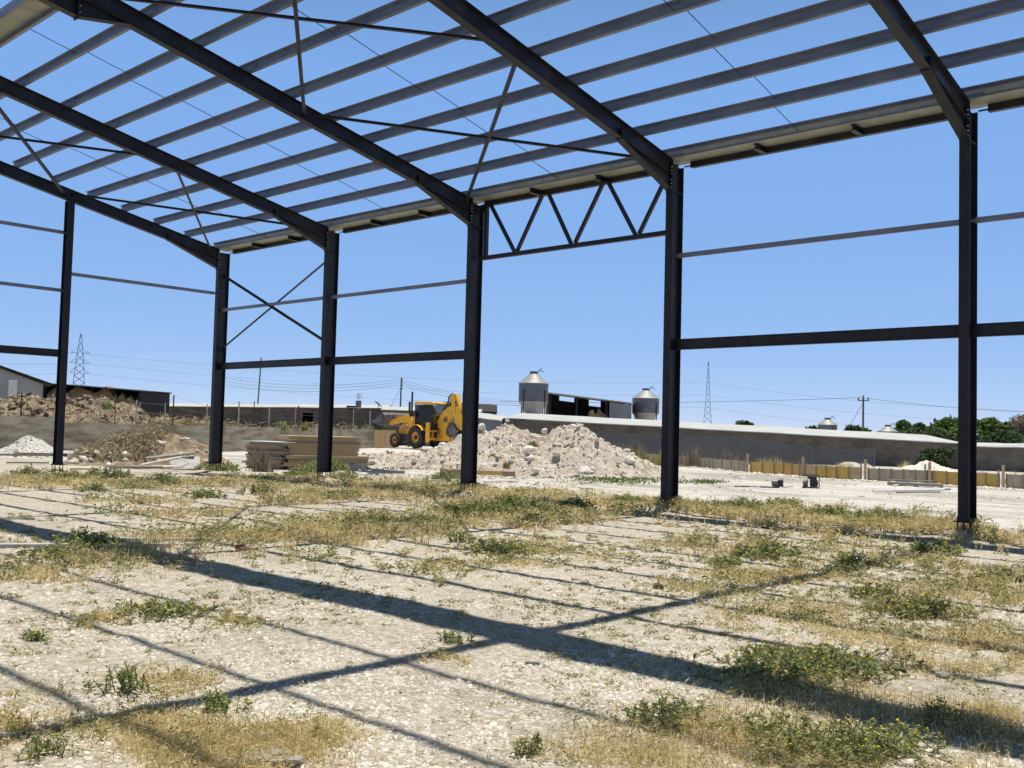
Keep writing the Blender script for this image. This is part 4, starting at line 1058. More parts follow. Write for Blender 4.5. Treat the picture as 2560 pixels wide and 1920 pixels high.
# ------------------------------------------------------------------ pylons, poles, wires
def pylon(px, D, z1, wb, arms, label, neck=.62, tip=0.18):
    p = gd(px, D); v, r_ = toward(p)
    t = thing('lattice_pylon', label, 'pylon', p, math.atan2(r_[1], r_[0]))
    m = MB()
    def wd(z): 
        s = z/z1
        return np.interp(s, [0, neck, 1], [wb, wb*.42, tip])/2
    zz = [z1*(i/13) for i in range(14)]
    rr = .075
    for a, b in ((-1, -1), (1, -1), (1, 1), (-1, 1)):
        m.tube([(a*wd(z), b*wd(z), z) for z in zz], rr, 4)
    for i in range(13):
        z0, z2 = zz[i], zz[i+1]; w0, w2 = wd(z0), wd(z2)
        for s in (-1, 1):
            m.tube([(-w0, s*w0, z0), (w2, s*w2, z2)], rr*.6, 4); m.tube([(w0, s*w0, z0), (-w2, s*w2, z2)], rr*.6, 4)
            m.tube([(s*w0, -w0, z0), (s*w2, w2, z2)], rr*.6, 4); m.tube([(s*w0, w0, z0), (s*w2, -w2, z2)], rr*.6, 4)
    m.build('tower', 'lattice', t)
    for z, ln in arms:
        for s in (-1, 1):
            m = MB(); w_ = wd(z)
            m.tube([(s*w_, 0, z), (s*ln, 0, z+.15)], rr, 4); m.tube([(s*wd(z+1.2), 0, z+1.5), (s*ln, 0, z+.15)], rr*.7, 4)
            m.build('cross_arm', 'lattice', t)
    return t, p
def zpx(px, py, D): return at(px, py, D)[2]
DL, DR = 330, 420
zl = [zpx(192, y, DL) for y in (882, 907, 932)]
pl_t, pl_p = pylon(192, DL, zpx(192, 833, DL), 5.4, [(z, 3.0) for z in zl], 'tall lattice pylon with three cross arms standing behind the gable post', .72, .3)
pr_t, pr_p = pylon(1768, DR, zpx(1768, 904, DR), 4.3, [], 'slim lattice pylon without arms beyond the long white roof', .5, .25)
def wire(parent, a, b, sag, r=.03):
    a, b = np.array(a), np.array(b)
    pts = [a + (b-a)*t - np.array((0, 0, 4*sag*t*(1-t))) for t in np.linspace(0, 1, 15)]
    return MB().tube(pts, r, 4).build('wire', 'wire', parent)
wl_ = thing('power_line', 'faint high power lines strung from the armed pylon to the slim pylon', 'power line', (0, 0, 0))
for y0, y1 in ((884, 956), (909, 987), (934, 1018)):
    wire(wl_, at(212, y0, DL), at(1768, y1, DR), 3.5, .035)
    wire(wl_, at(1768, y1, DR), at(2640, y1+74, 300), 2.0, .03)
    wire(wl_, at(-60, y0-4, DL-40), at(172, y0, DL), .4, .035)
def pole(px, D, py_top, label, lean=0.0, arms=True, r=.12, m='polewood'):
    p = gd(px, D); z = zpx(px, py_top, D); v, r_ = toward(p)
    t = thing('power_pole', label, 'pole', p, math.atan2(r_[1], r_[0]))
    MB().tube([(0, 0, -.3), (lean*z, 0, z)], [r, r*.75], 8).build('pole', m, t)
    return t, p, z
p3, P3, Z3 = pole(2157, 105, 992, 'dark timber power pole with a short cross arm among the treetops')
MB().box((-.55, -.05, Z3-.42), (.55, .05, Z3-.32)).build('cross_arm', 'polewood', p3)
for x in (-.5, 0, .5): MB().lathe([(.05, Z3-.32 if x else Z3), (.09, Z3-.2 if x else Z3+.1), (.03, Z3-.05 if x else Z3+.18)], 8, (x, 0, 0)).build('insulator', 'black', p3)
MB().tube([(0, 0, Z3-.6), (-1.3, 0, Z3-3.0)], .02, 4).build('stay_wire', 'wire', p3)
wl2 = thing('power_line', 'power line carried by the timber pole among the treetops', 'power line', (0, 0, 0))
wire(wl2, at(1250, 1003, 140), at(2157, 994, 105), .35, .025); wire(wl2, at(2157, 994, 105), at(2700, 1033, 95), .35, .025)
p2_, P2, Z2 = pole(998.5, 130, 944, 'dark timber power pole rising behind the digger')
for k in range(4): MB().lathe([(.03, 0), (.09, .05), (.03, .16)], 8, (.17, 0, Z2-.2-.42*k)).build('insulator', 'black', p2_)
MB().tube([(0, 0, Z2-1.2), (-1.2, 0, Z2-3.8)], .02, 4).build('stay_wire', 'wire', p2_)
wl3 = thing('power_line', 'thin wires leaving the pole behind the digger on both sides', 'power line', (0, 0, 0))
for k in range(3):
    wire(wl3, at(1001, 949+7*k, 130), at(1300, 1004+5*k, 150), .5, .02); wire(wl3, at(997, 949+7*k, 130), at(560, 945+8*k, 140), .9, .02)
p1_, P1, Z1 = pole(638, 110, 893, 'slightly leaning bare pole rising over the middle pale roof', .035, r=.10, m='greymetal')
for px, D, y, r, mm, lab in ((1027, 92, 979, .09, 'black', 'black stove pipe on the shed roof beside the digger cab'), (1155, 100, 980, .09, 'black', 'black stove pipe beside the third column'), (1021, 88, 1004, .10, 'rust', 'short rusty flue in front of the black stove pipe')):
    p = gd(px, D); tag(MB().tube([(0, 0, 0), (0, 0, zpx(px, y, D))], r, 10).build('flue_pipe', mm, None, p), lab, 'flue')
ra = thing('roof_tank', 'grey tank and aerial on the long pale roof', 'roof tank', gd(893, 104)*np.array((1, 1, 0)) + np.array((0, 0, 3.5)))
v, r_ = toward(np.array(ra.location)); ra.rotation_euler.z = math.atan2(r_[1], r_[0])
MB().box((-.3, -.3, 0), (.3, .3, .95)).build('tank', 'greysheet', ra); MB().box((-1.25, -.3, 0), (-.301, .3, .40)).build('cover', 'darkshed', ra)
m = MB().tube([(0, 0, .95), (0, 0, 1.75)], .03, 5)
for z in (1.2, 1.45, 1.65): m.tube([(-.3, 0, z), (.35, 0, z+.1)], .025, 4)
m.build('aerial', 'greymetal', ra)
an = thing('aerial', 'tilted television aerial on the pale roof left of the digger', 'aerial', gd(943, 100)*np.array((1, 1, 0)) + np.array((0, 0, 3.6)))
m = MB().tube([(0, 0, 0), (0, 0, .55)], .035, 5)
for k in range(4): m.tube([(-.4+.2*k, -.25, .75-.13*k), (-.3+.2*k, .25, .62-.13*k)], .03, 4)
m.tube([(-.5, 0, .78), (.45, 0, .18)], .03, 5); m.build('mast', 'greymetal', an)

# ------------------------------------------------------------------ trees and bushes
def leafcloud(blobs, n, size, up=0.3):
    vol = np.array([b[1][0]*b[1][1]*b[1][2] for b in blobs])**0.67; vol /= vol.sum()
    pick = rng.choice(len(blobs), n, p=vol)
    C = np.array([b[0] for b in blobs])[pick]; Rr = np.array([b[1] for b in blobs])[pick]
    d = rng.normal(size=(n, 3)); d /= np.linalg.norm(d, axis=1, keepdims=True)
    rad = rng.random((n, 1))**0.45*(1+0.18*rng.normal(size=(n, 1)))
    P = C + d*Rr*rad
    nrm = d + rng.normal(size=(n, 3))*0.7 + np.array((0, 0, up)); nrm /= np.linalg.norm(nrm, axis=1, keepdims=True)
    t = np.cross(nrm, rng.normal(size=(n, 3))); t /= np.linalg.norm(t, axis=1, keepdims=True)
    b = np.cross(nrm, t)
    s = size*(0.5+rng.random((n, 1)))
    V = np.stack([P - t*s, P + b*s*.45, P + t*s, P - b*s*.45], 1).reshape(-1, 3)
    return V, (np.arange(n)[:, None]*4 + np.arange(4)[None])
def tree(name, label, px, D, ztop_px, wpx, m, n=1500, size=.22, group=None, zlow=.25, trunk=True, cat='tree', zbase=0.0, sparse=False):
    p = gd(px, D, zbase); k = D/FPX
    zt = at(px, ztop_px, D)[2]-zbase; W = wpx*k/2
    t = thing(name, label, cat, p, 0, group)
    blobs = []
    nb = 15 if not sparse else 9
    n = int(n*1.7)
    for i in range(nb):
        a = i*2.4+rng.random(); q = W*math.sqrt((i+.5)/nb)*.8
        z = zt*(zlow + (0.97-zlow)*(rng.random()*.7 + .3*(1-.6*q/W)))
        r_ = W*(.26+.22*rng.random())
        z = min(z, zt - r_*.7)
        blobs.append(((q*math.cos(a), q*math.sin(a), z), (r_, r_, r_*.75)))
    blobs.append(((0.1*W, 0, zt-W*.3), (W*.42, W*.42, W*.32))); blobs.append(((-.3*W, .1, zt-W*.42), (W*.42, W*.42, W*.32))); blobs.append(((.4*W, .1, zt-W*.5), (W*.4, W*.4, W*.32)))
    V, F = leafcloud(blobs, n, size)
    raw('crown', V, F, m, t)
    mb = MB()
    h0 = zt*.45
    mb.tube([(0, 0, -.2), (.03*W, .02, h0*.5), (-.02*W, 0, h0), (0, 0, zt*.75)], [.13*W, .10*W, .075*W, .02*W], 8)
    for b, r_ in blobs[:7]: mb.tube([(0, 0, h0*(.5+.4*rng.random())), (b[0]*.5, b[1]*.5, (h0+b[2])/2), b], [.055*W, .035*W, .01*W], 5)
    mb.build('trunk', 'bark', t)
    return t
TG = 'trees beyond the white roofs on the right'
tree('tree', 'rounded dark green tree standing next to the pale silo cone', 2256, 122, 1050, 44, 'leafA', 1400, .26, TG)
tree('tree', 'small blue-green tree second from the silo cone', 2296, 125, 1058, 40, 'leafB', 1100, .26, TG)
tree('tree', 'broad bright green tree just left of the last column', 2368, 118, 1043, 92, 'leafA', 3200, .28, TG, .18)
tree('tree', 'dark tree showing directly left of the last column edge behind the bright tree', 2418, 124, 1044, 70, 'leafB', 2000, .28, TG)
tree('tree', 'green tree directly right of the last column', 2474, 116, 1046, 76, 'leafA', 2600, .28, TG, .15)
tree('tree', 'brownish thin-leaved tree near the right edge', 2530, 112, 1051, 70, 'leafB', 1400, .26, TG, .12)
tree('bare_tree', 'bare grey twiggy tree at the right edge of the photo', 2556, 108, 1034, 84, 'leafC', 900, .16, TG, .3, sparse=True)
tree('tree', 'low green treetop alone over the white roof right of the slim pylon', 1859, 150, 1052, 56, 'leafB', 900, .3, TG)
tree('tree', 'low green treetop over the roof just left of the power pole', 2140, 140, 1064, 62, 'leafB', 900, .3, TG)
tree('tree', 'tiny treetop left of the small silo top', 2032, 150, 1066, 34, 'leafB', 500, .3, TG)
tree('tree', 'dark low shrubs filling the gap under the trees beside the last column', 2320, 108, 1072, 130, 'leafB', 2000, .28, TG, .1)
tree('tree', 'dark low shrubs under the trees right of the last column', 2510, 104, 1074, 150, 'leafB', 2000, .28, TG, .1)
tree('bush', 'dark green bush against the block wall above the white rubble behind the formwork', 2338, 48, 1118, 88, 'leafB', 2600, .075, None, .08, cat='bush')
def weedclump(name, label, px, py, D, wpx, h, m='weed', n=350, leaf=.10, cat='plant', group=None, zb=None, stalky=0.6):
    p = gd(px, D, 0) if zb is None else gd(px, D, zb)
    if zb is None: p[2] = float(gz(p[0], p[1]))
    W = wpx*D/FPX/2
    u = rng.normal(0, .5, n)*W; v_ = rng.normal(0, .45, n)*W*.8
    hh = h*(.35+.65*rng.random(n))*np.exp(-.5*((u/W)**2+(v_/W)**2))
    P = np.stack([u, v_, np.zeros(n)], 1)
    V, F = blades(P, hh, leaf*.18, stalky, leaf)
    t = thing(name, label, cat, p, 0, group)
    raw('stalks', V, F, m, t)['kind'] = 'stuff'
    return t
def flakes(P, h, L, wd):                      # short bent straws at every angle, settled within height h
    n = len(P); L = np.asarray(L).reshape(-1, 1); wd = np.asarray(wd).reshape(-1, 1)
    a = rng.random(n)*6.283; e = rng.normal(.25, .45, n)
    d = np.stack([np.cos(a)*np.cos(e), np.sin(a)*np.cos(e), np.sin(e)], 1)
    s = np.cross(d, rng.normal(size=(n, 3))); s /= np.linalg.norm(s, axis=1, keepdims=True)
    L = L*(.5+.9*rng.random((n, 1))); wd = wd*(.6+.8*rng.random((n, 1)))
    Q = P.copy(); Q[:, 2] += np.asarray(h)*rng.random(n)**1.3
    bot = Q - d*L*.5; bot[:, 2] = np.maximum(bot[:, 2], P[:, 2]); tip = Q + d*L*.5; tip[:, 2] = np.maximum(tip[:, 2], P[:, 2]+.004)
    V = np.stack([bot, Q + s*wd*.5, tip, Q - s*wd*.5], 1).reshape(-1, 3)
    b = np.arange(n)[:, None]*4
    return V, np.concatenate([b+np.array([[0, 1, 2]]), b+np.array([[0, 2, 3]])])
def blades(P, h, wd, lean=0.6, leaf=0.0, lie=0.0):
    n = len(P); h = np.asarray(h).reshape(-1, 1)
    a = rng.random(n)*6.283; dirn = np.stack([np.cos(a), np.sin(a), np.zeros(n)], 1)
    ln = np.abs(rng.normal(0, lean, (n, 1))); 
    if lie: ln = np.where(rng.random((n, 1)) < lie, 1.2+rng.random((n, 1))*.35, ln)
    wv = np.stack([-np.sin(a + rng.normal(0, .8, n)), np.cos(a + rng.normal(0, .8, n)), np.zeros(n)], 1)*(np.asarray(wd).reshape(-1, 1) if hasattr(wd, '__len__') else wd)/2*(0.6+0.8*rng.random((n, 1)))
    z = np.array((0, 0, 1.0))
    mid_ = P + (dirn*np.sin(ln*.6) + z*np.cos(ln*.6))*h*.55
    tip = mid_ + (dirn*np.sin(np.minimum(ln*1.5, 1.75)) + z*np.cos(np.minimum(ln*1.5, 1.75)))*h*.45
    tip[:, 2] = np.maximum(tip[:, 2], P[:, 2]+.005)
    V = np.stack([P-wv, P+wv, mid_+wv*.75, mid_-wv*.75, tip], 1).reshape(-1, 3)
    b = np.arange(n)[:, None]*5
    F = np.concatenate([b+np.array([[0, 1, 2]]), b+np.array([[0, 2, 3]]), b+np.array([[3, 2, 4]])])
    return V, F

# ------------------------------------------------------------------ the yellow backhoe loader
ML = gd(1067, 63)
v_, r_ = toward(ML); hd = -.656*r_ - .755*v_
ML[2] = float(gz(ML[0], ML[1])) + .06
bk = thing('backhoe_loader', 'yellow backhoe loader parked on the rubble with its rear arm folded', 'digger', ML, math.atan2(hd[1], hd[0]))
def CZ(pts, y=0.0):                           # outline points of the rear arm, in metres behind the axle and above ground
    k = y*.755/.0039
    return [(-(x-(1054-k))/168.0, (1095-z)*.0039) for x, z in pts]
def wheel(x, y, r, wd, rimr, lugs, parent):
    wl = bpy.data.objects.new('wheel', None); col.objects.link(wl); wl.parent = parent; wl.location = (x, y, r)
    m = MB().lathe([(rimr, -wd/2+.02), (rimr+.05, -wd/2), (r-.07, -wd/2), (r-.03, -wd/2+.05), (r-.03, wd/2-.05), (r-.07, wd/2), (rimr+.05, wd/2), (rimr, wd/2-.02)], 30, (0, 0, 0), 'y', True)
    for k in range(lugs):
        a = 2*math.pi*k/lugs
        for s in (-1, 1):
            a2 = a + (math.pi/lugs if s > 0 else 0)
            c, sn = math.cos(a2), math.sin(a2); t = np.array((-sn, 0, c)); n = np.array((c, 0, sn))
            p = n*(r-.025) + np.array((0, s*wd*.24, 0))
            m.obox(p, t*.035 + np.array((0, .0, 0)), np.array((0, wd*.24, 0)) + t*.07*s, n*.03)
    m.build('tyre', 'tyre', wl)
    s = 1 if y > 0 else -1
    MB().lathe([(rimr, -wd*.34), (rimr, wd*.34), (rimr-.04, wd*.34), (rimr*.75, wd*.16*s), (rimr*.4, wd*.20*s), (.05, wd*.2*s), (.05, -wd*.2)], 26, (0, 0, 0), 'y').build('rim', 'dirtyel', wl)
    MB().lathe([(rimr*.36, wd*.17*s), (rimr*.36, wd*.34*s), (rimr*.25, wd*.38*s)], 16, (0, 0, 0), 'y').build('hub', 'tyre', wl)
for y in (.86, -.86): wheel(0, y, .69, .42, .37, 15, bk)
for y in (.84, -.84): wheel(2.14, y, .47, .32, .24, 13, bk)
MB().box((-.95, -.34, .50), (2.45, .34, .88)).build('chassis', 'greymetal', bk)
MB().lathe([(.11, -.75), (.16, -.2), (.22, 0), (.16, .2), (.11, .75)], 12, (0, 0, .69), 'y').build('rear_axle', 'greymetal', bk)
MB().lathe([(.08, -.72), (.12, 0), (.08, .72)], 10, (2.14, 0, .47), 'y').build('front_axle', 'greymetal', bk)
bn = MB().prism([(.46, .88), (2.30, .88), (2.42, 1.0), (2.36, 1.30), (2.1, 1.42), (.46, 1.52)], -.42, .42).build('bonnet', 'dirtyel', bk, bevel=.03)
MB().box((2.36, -.34, .93), (2.44, .34, 1.26)).build('grille', 'black', bn)
MB().tube([(1.2, -.30, 1.4), (1.2, -.30, 2.25)], .045, 10).build('exhaust', 'black', bk)
MB().box((.35, .36, .50), (1.0, .68, .92)).build('fuel_tank', 'black', bk, bevel=.03)
MB().box((.35, -.68, .50), (1.0, -.36, .92)).build('battery_box', 'black', bk, bevel=.03)
# loader
for y in (.56, -.56):
    la = MB().prism([(.70, 1.40), (.95, 2.02), (1.35, 2.10), (2.35, 1.90), (3.05, 1.72), (3.18, 1.54), (3.06, 1.44), (1.9, 1.62), (1.2, 1.68), (1.0, 1.36)], y-.075, y+.075).build('loader_arm', 'yellow', bk, bevel=.02)
    MB().bar((1.0, y, 2.12), (2.5, y, 1.98), .10, .10, (0, 1, 0)).build('tipping_ram', 'dirtyel', la)
    MB().bar((.9, y*.85, 1.05), (2.0, y*.85, 1.66), .08, .08, (0, 1, 0)).build('lift_ram', 'greymetal', la)
    MB().prism([(.45, .9), (.45, 1.75), (.85, 1.75), (1.05, 1.35), (1.05, .9)], y-.11 if y > 0 else y-.05, y+.05 if y > 0 else y+.11).build('loader_tower', 'dirtyel', bk)
for s in (1, -1): MB().lathe([(.05, -.03), (.07, 0), (.05, .03)], 10, (2.0, .47*s, 1.38), 'x').build('headlight', 'white', bk)
outl = [(3.10, 1.50), (3.10, 2.12), (3.28, 2.26), (3.42, 2.20), (3.25, 2.02), (3.24, 1.66), (3.42, 1.50), (4.28, 1.68), (4.36, 1.60), (3.5, 1.38), (3.25, 1.36)]
lb = MB(); lb.prism(outl, -1.12, 1.12)
for y in (-1.12, 1.08): lb.prism([(3.12, 1.50), (3.12, 2.1), (3.3, 2.2), (4.2, 1.72), (4.1, 1.62), (3.4, 1.45)], y, y+.04)
lbo = lb.build('loader_bucket', 'greymetal', bk)
for k in range(7): MB().bar((4.28, -1.0+k*.333, 1.64), (4.52, -1.0+k*.333, 1.70), .07, .04).build('tooth', 'greymetal', lbo)
# cab
cab = bpy.data.objects.new('cab', None); col.objects.link(cab); cab.parent = bk
x0, x1, hw = -1.14, .46, .63
MB().box((x0, -hw, .95), (x1, hw, 1.06)).build('floor', 'black', cab)
rf = MB().prism([(x0-.10, 2.78), (x0-.10, 2.90), (x0+.1, 2.95), (x1-.1, 2.99), (x1+.16, 2.92), (x1+.16, 2.82)], -hw-.06, hw+.06).build('roof', 'yellow', cab, bevel=.03)
for s in (1, -1):
    MB().box((x0-.125, s*.42-.06, 2.80), (x0-.10, s*.42+.06, 2.87)).build('rear_lamp', 'redlens', rf)
    MB().box((x0-.14, s*.22-.06, 2.74), (x0-.06, s*.22+.06, 2.80)).build('work_lamp', 'black', rf)
for s in (1, -1):
    ys = (s*hw-.035, s*hw+.035)
    for (xa, za, xb, zb2, t_) in ((x1-.02, 1.06, x1+.02, 2.80, .09), (-.50, 1.06, -.50, 2.80, .10), (x0+.05, 1.3, x0+.05, 2.80, .11)):
        MB().bar((xa, s*hw, za), (xb, s*hw, zb2), .07, t_, (1, 0, 0)).build('pillar', 'black', cab)
    MB().prism([(x0+.1, 1.06), (x0+.1, 1.48), (-.45, 1.52), (x1-.05, 1.35), (x1-.05, 1.06)], *sorted((s*hw-.02, s*hw+.02))).build('lower_panel', 'black', cab)
    for a, b, z0 in ((-.44, x1-.07, 1.40), (x0+.11, -.56, 1.50)):
        MB().box((a, s*hw-.006, z0), (b, s*hw+.006, 2.78)).build('side_window', 'glass', cab)
MB().box((x0+.02, -hw+.04, 1.62), (x0+.032, hw-.04, 2.78)).build('rear_window', 'glass', cab)
MB().box((x1-.006, -hw+.04, 1.52), (x1+.006, hw-.04, 2.80)).build('windscreen', 'glass', cab)
MB().box((x0, -hw+.04, 1.06), (x0+.03, hw-.04, 1.60)).build('rear_panel', 'black', cab)
MB().bar((x1+.012, 0, 1.06), (x1+.012, 0, 1.5), 1.1, .02, (1, 0, 0)).build('dash_panel', 'black', cab)
st = MB().box((-.75, -.25, 1.22), (-.25, .25, 1.34)); st.box((-.27, -.24, 1.34), (-.17, .24, 1.95)); st.build('seat', 'black', cab, bevel=.03)
MB().tube([(.18, 0, 1.08), (.05, 0, 1.62)], .03, 8).lathe([(.18, -.012), (.195, 0), (.18, .012)], 18, (.03, 0, 1.66), 'z').build('steering_wheel', 'black', cab)
for s in (1, -1): MB().tube([(x1+.05, s*.7, 2.1), (x1+.15, s*.92, 2.2)], .02, 6).box((x1+.13, s*.92-.08, 2.0), (x1+.16, s*.92+.08, 2.3)).build('mirror', 'black', cab)
# rear mudguards
for s in (1, -1):
    m = MB(); vs = []; n = 9
    for k in range(n):
        a = R(18 + 128*k/(n-1)); 
        for rr_ in (.78, .82):
            for y in (s*.62, s*1.06): vs.append((rr_*math.cos(a), y, .69 + rr_*math.sin(a)))
    fs = []
    for k in range(n-1):
        o = 4*k; fs += [(o, o+1, o+5, o+4), (o+2, o+6, o+7, o+3), (o, o+4, o+6, o+2), (o+1, o+3, o+7, o+5)]
    fs += [(0, 2, 3, 1), (4*n-4, 4*n-3, 4*n-1, 4*n-2)]
    m.add(vs, fs).build('mudguard', 'yellow', bk)
# rear frame, stabilisers, arm
fr_ = MB().box((-1.18, -1.0, .55), (-.98, 1.0, .70)); fr_.box((-1.18, -1.0, 1.06), (-.98, 1.0, 1.18)); 
for y in (-.55, .5): fr_.box((-1.16, y, .70), (-1.02, y+.08, 1.06))
fr_.build('rear_frame', 'dirtyel', bk)
for y in (.92, -1.08):
    sb_ = MB().box((-1.30, y, .42), (-1.06, y+.17, 1.64)).build('stabiliser', 'yellow', bk, bevel=.015)
    MB().box((-1.26, y+.02, .26), (-1.10, y+.15, .42)).build('stabiliser_foot', 'greymetal', sb_)
MB().prism([(-1.2, .5), (-1.2, 1.25), (-1.5, 1.2), (-1.62, .9), (-1.5, .5)], -.22, .22).build('kingpost', 'dirtyel', bk)
for k, (yy_, zz_) in enumerate(((.25, .95), (.32, .80), (-.3, .9))):
    MB().tube([(-1.0, yy_, 1.3), (-1.3, yy_, 1.25+.05*k), (-1.42, yy_*.6, zz_), (-1.3, yy_*.4, .62)], .025, 6).build('hose', 'black', bk)
boom = MB().prism(CZ([(1262, 965), (1250, 800), (1213, 712), (1228, 655), (1312, 490), (1395, 415), (1448, 395), (1462, 475), (1424, 610), (1398, 790), (1382, 955)]), -.15, .15).build('boom', 'yellow', bk, bevel=.025)
MB().bar(*[(q[0], 0, q[1]) for q in CZ([(1300, 520), (1410, 330)])], .09, .09, (0, 1, 0)).build('boom_ram', 'greymetal', boom)
MB().tube([(q[0], .1, q[1]) for q in CZ([(1250, 640), (1330, 440), (1392, 330), (1400, 255), (1450, 205)])], .05, 7).build('hose', 'black', boom)
MB().tube([(q[0], -.08, q[1]) for q in CZ([(1330, 470), (1400, 370), (1395, 265), (1440, 215)])], .05, 7).build('hose', 'black', boom)
MB().prism(CZ([(1226, 650), (1300, 500), (1322, 500), (1250, 655)]), -.19, -.155).build('side_rail', 'dirtyel', boom)
dip = MB().prism(CZ([(1425, 250), (1440, 212), (1512, 208), (1540, 290), (1575, 420), (1618, 600), (1626, 690), (1606, 785), (1570, 775), (1530, 740), (1448, 420)]), -.13, .13).build('dipper', 'yellow', bk, bevel=.025)
MB().tube([(q[0], 0, q[1]) for q in CZ([(1590, 380), (1632, 640)])], .06, 8).build('bucket_ram', 'greymetal', dip)
MB().bar(*[(q[0], .135, q[1]) for q in CZ([(1498, 215), (1520, 530)])], .012, .02, (0, 1, 0)).build('seam_rail', 'black', dip)
MB().tube([(q[0], .0, q[1]) for q in CZ([(1450, 205), (1480, 190), (1512, 205)])], .045, 8).build('hose', 'white', dip)
xb = MB().prism(CZ([(1455, 665), (1420, 730), (1402, 800), (1415, 865), (1462, 905), (1530, 895), (1550, 870), (1480, 872), (1445, 840), (1436, 800), (1450, 745), (1500, 690)]), -.30, .30)
for y in (-.30, .27): xb.prism(CZ([(1455, 670), (1405, 800), (1418, 862), (1470, 900), (1548, 875), (1592, 795), (1560, 765), (1500, 690)]), y, y+.03)
xbo = xb.build('digging_bucket', 'greymetal', bk)
for k in range(4): 
    q = CZ([(1528, 897), (1575, 880)]); MB().bar((q[0][0], -.25+.165*k, q[0][1]), (q[1][0], -.25+.165*k, q[1][1]), .06, .04).build('tooth', 'greymetal', xbo)
# markings
def text(word, size, parent, loc, rot, m, ext=.004, name='lettering'):
    c = bpy.data.curves.new(name, 'FONT'); c.body = word; c.size = size; c.extrude = ext; c.align_x = 'CENTER'; c.align_y = 'CENTER'
    o = bpy.data.objects.new(name, c); col.objects.link(o); bpy.context.view_layer.update()
    nm = bpy.data.meshes.new_from_object(o.evaluated_get(bpy.context.evaluated_depsgraph_get()))
    bpy.data.objects.remove(o)
    o = bpy.data.objects.new(name, nm); col.objects.link(o); nm.materials.clear(); nm.materials.append(M[m]); o.parent = parent
    o.location = loc; o.rotation_euler = rot; return o
MB().prism(CZ([(1328, 660), (1352, 572), (1392, 572), (1396, 662)]), .152, .156).build('marking_plate', 'black', boom)
q = CZ([(1372, 596), (1366, 640)])
text('JCB', .13, boom, (q[0][0], .158, q[0][1]), (math.pi/2, 0, math.pi), 'yellow')
text('3CX', .13, boom, (q[1][0], .158, q[1][1]), (math.pi/2, 0, math.pi), 'white')
MB().prism(CZ([(1500, 318), (1530, 318), (1546, 400), (1512, 402)]), .132, .136).build('marking_plate', 'black', dip)
q = CZ([(1522, 360)])
text('JCB', .13, dip, (q[0][0], .138, q[0][1]), (math.pi/2, R(-80), math.pi), 'white')
# the driver, sitting turned towards the rear arm
def person():
    V = [(-.50, 0, 1.42), (-.53, 0, 1.60), (-.55, 0, 1.80), (-.56, 0, 1.94), (-.575, 0, 2.02),
         (-.55, .17, 1.88), (-.66, .26, 1.64), (-.90, .20, 1.62), (-.99, .18, 1.63), (-.55, -.17, 1.88), (-.66, -.26, 1.64), (-.90, -.20, 1.62), (-.99, -.18, 1.63),
         (-.55, .10, 1.38), (-.92, .13, 1.40), (-.98, .13, 1.08), (-1.06, .13, 1.04), (-.55, -.10, 1.38), (-.92, -.13, 1.40), (-.98, -.13, 1.08), (-1.06, -.13, 1.04),
         (-.60, 0, 2.12), (-.60, 0, 2.20)]
    rad = [.16, .15, .17, .09, .055, .075, .052, .042, .04, .075, .052, .042, .04, .10, .075, .055, .05, .10, .075, .055, .05, .095, .085]
    Ed = [(0, 1), (1, 2), (2, 3), (3, 4), (2, 5), (5, 6), (6, 7), (7, 8), (2, 9), (9, 10), (10, 11), (11, 12), (0, 13), (13, 14), (14, 15), (15, 16), (0, 17), (17, 18), (18, 19), (19, 20), (4, 21), (21, 22)]
    me = bpy.data.meshes.new('person'); me.from_pydata(V, Ed, []); me.update()
    o = bpy.data.objects.new('person', me); col.objects.link(o)
    sk = o.modifiers.new('skin', 'SKIN'); sk.use_smooth_shade = True
    for i, r in enumerate(rad): me.skin_vertices[0].data[i].radius = (r, r)
    me.skin_vertices[0].data[0].use_root = True
    o.modifiers.new('sub', 'SUBSURF').levels = 1
    dg = bpy.context.evaluated_depsgraph_get()
    nm = bpy.data.meshes.new_from_object(o.evaluated_get(dg))
    o.modifiers.clear(); o.data = nm
    nm.materials.clear()
    for k in ('cloth', 'skin', 'black'): nm.materials.append(M[k])
    for p in nm.polygons:
        c = p.center
        p.material_index = 1 if (c.z > 1.985 or c.x < -.86 and c.z > 1.5) else 0
    o.location = bk.location; o.rotation_euler = bk.rotation_euler
    hr = MB().lathe([(.02, .115), (.07, .10), (.10, .05), (.105, -.01), (.09, -.03)], 14, (-.585, 0, 2.19)).build('hair', 'black', o)
    ns = MB().prism([(-.69, 2.16), (-.715, 2.125), (-.69, 2.115)], -.015, .015).build('nose', 'skin', o)
    return tag(o, 'driver in a dark shirt sitting in the digger cab turned to the rear arm', 'person')
person()

# ------------------------------------------------------------------ loose stones on the ground
n = 190000
ang = rng.uniform(R(-84), R(-4), n); dist = 2.8 + 15*rng.random(n)**1.25
hx = CAM[0] + np.sin(ang)*dist; hy = CAM[1] + np.cos(ang)*dist
keep = rng.random(n) < np.clip(0.6+1.7*vnoise(hx, hy, .9)+.8*vnoise(hx, hy, 3.1), .05, 1)
hx, hy = hx[keep], hy[keep]; n = len(hx)
sz = 0.0040 + 0.0095*rng.random(n)**2.0 + 0.011*(rng.random(n) < .03)*rng.random(n) + 0.018*(rng.random(n) < .0012)
RING = np.array([(math.cos(a_), math.sin(a_)) for a_ in np.arange(5)*2*math.pi/5])
rad = (.65+.7*rng.random((n, 5, 1)))
B_ = RING[None]*rad; T_ = B_*(.62+.25*rng.random((n, 5, 1))) + .12*rng.normal(size=(n, 1, 2))
t = rng.random(n)*6.283; c, s = np.cos(t)[:, None], np.sin(t)[:, None]
el = 1+.8*rng.random((n, 1))
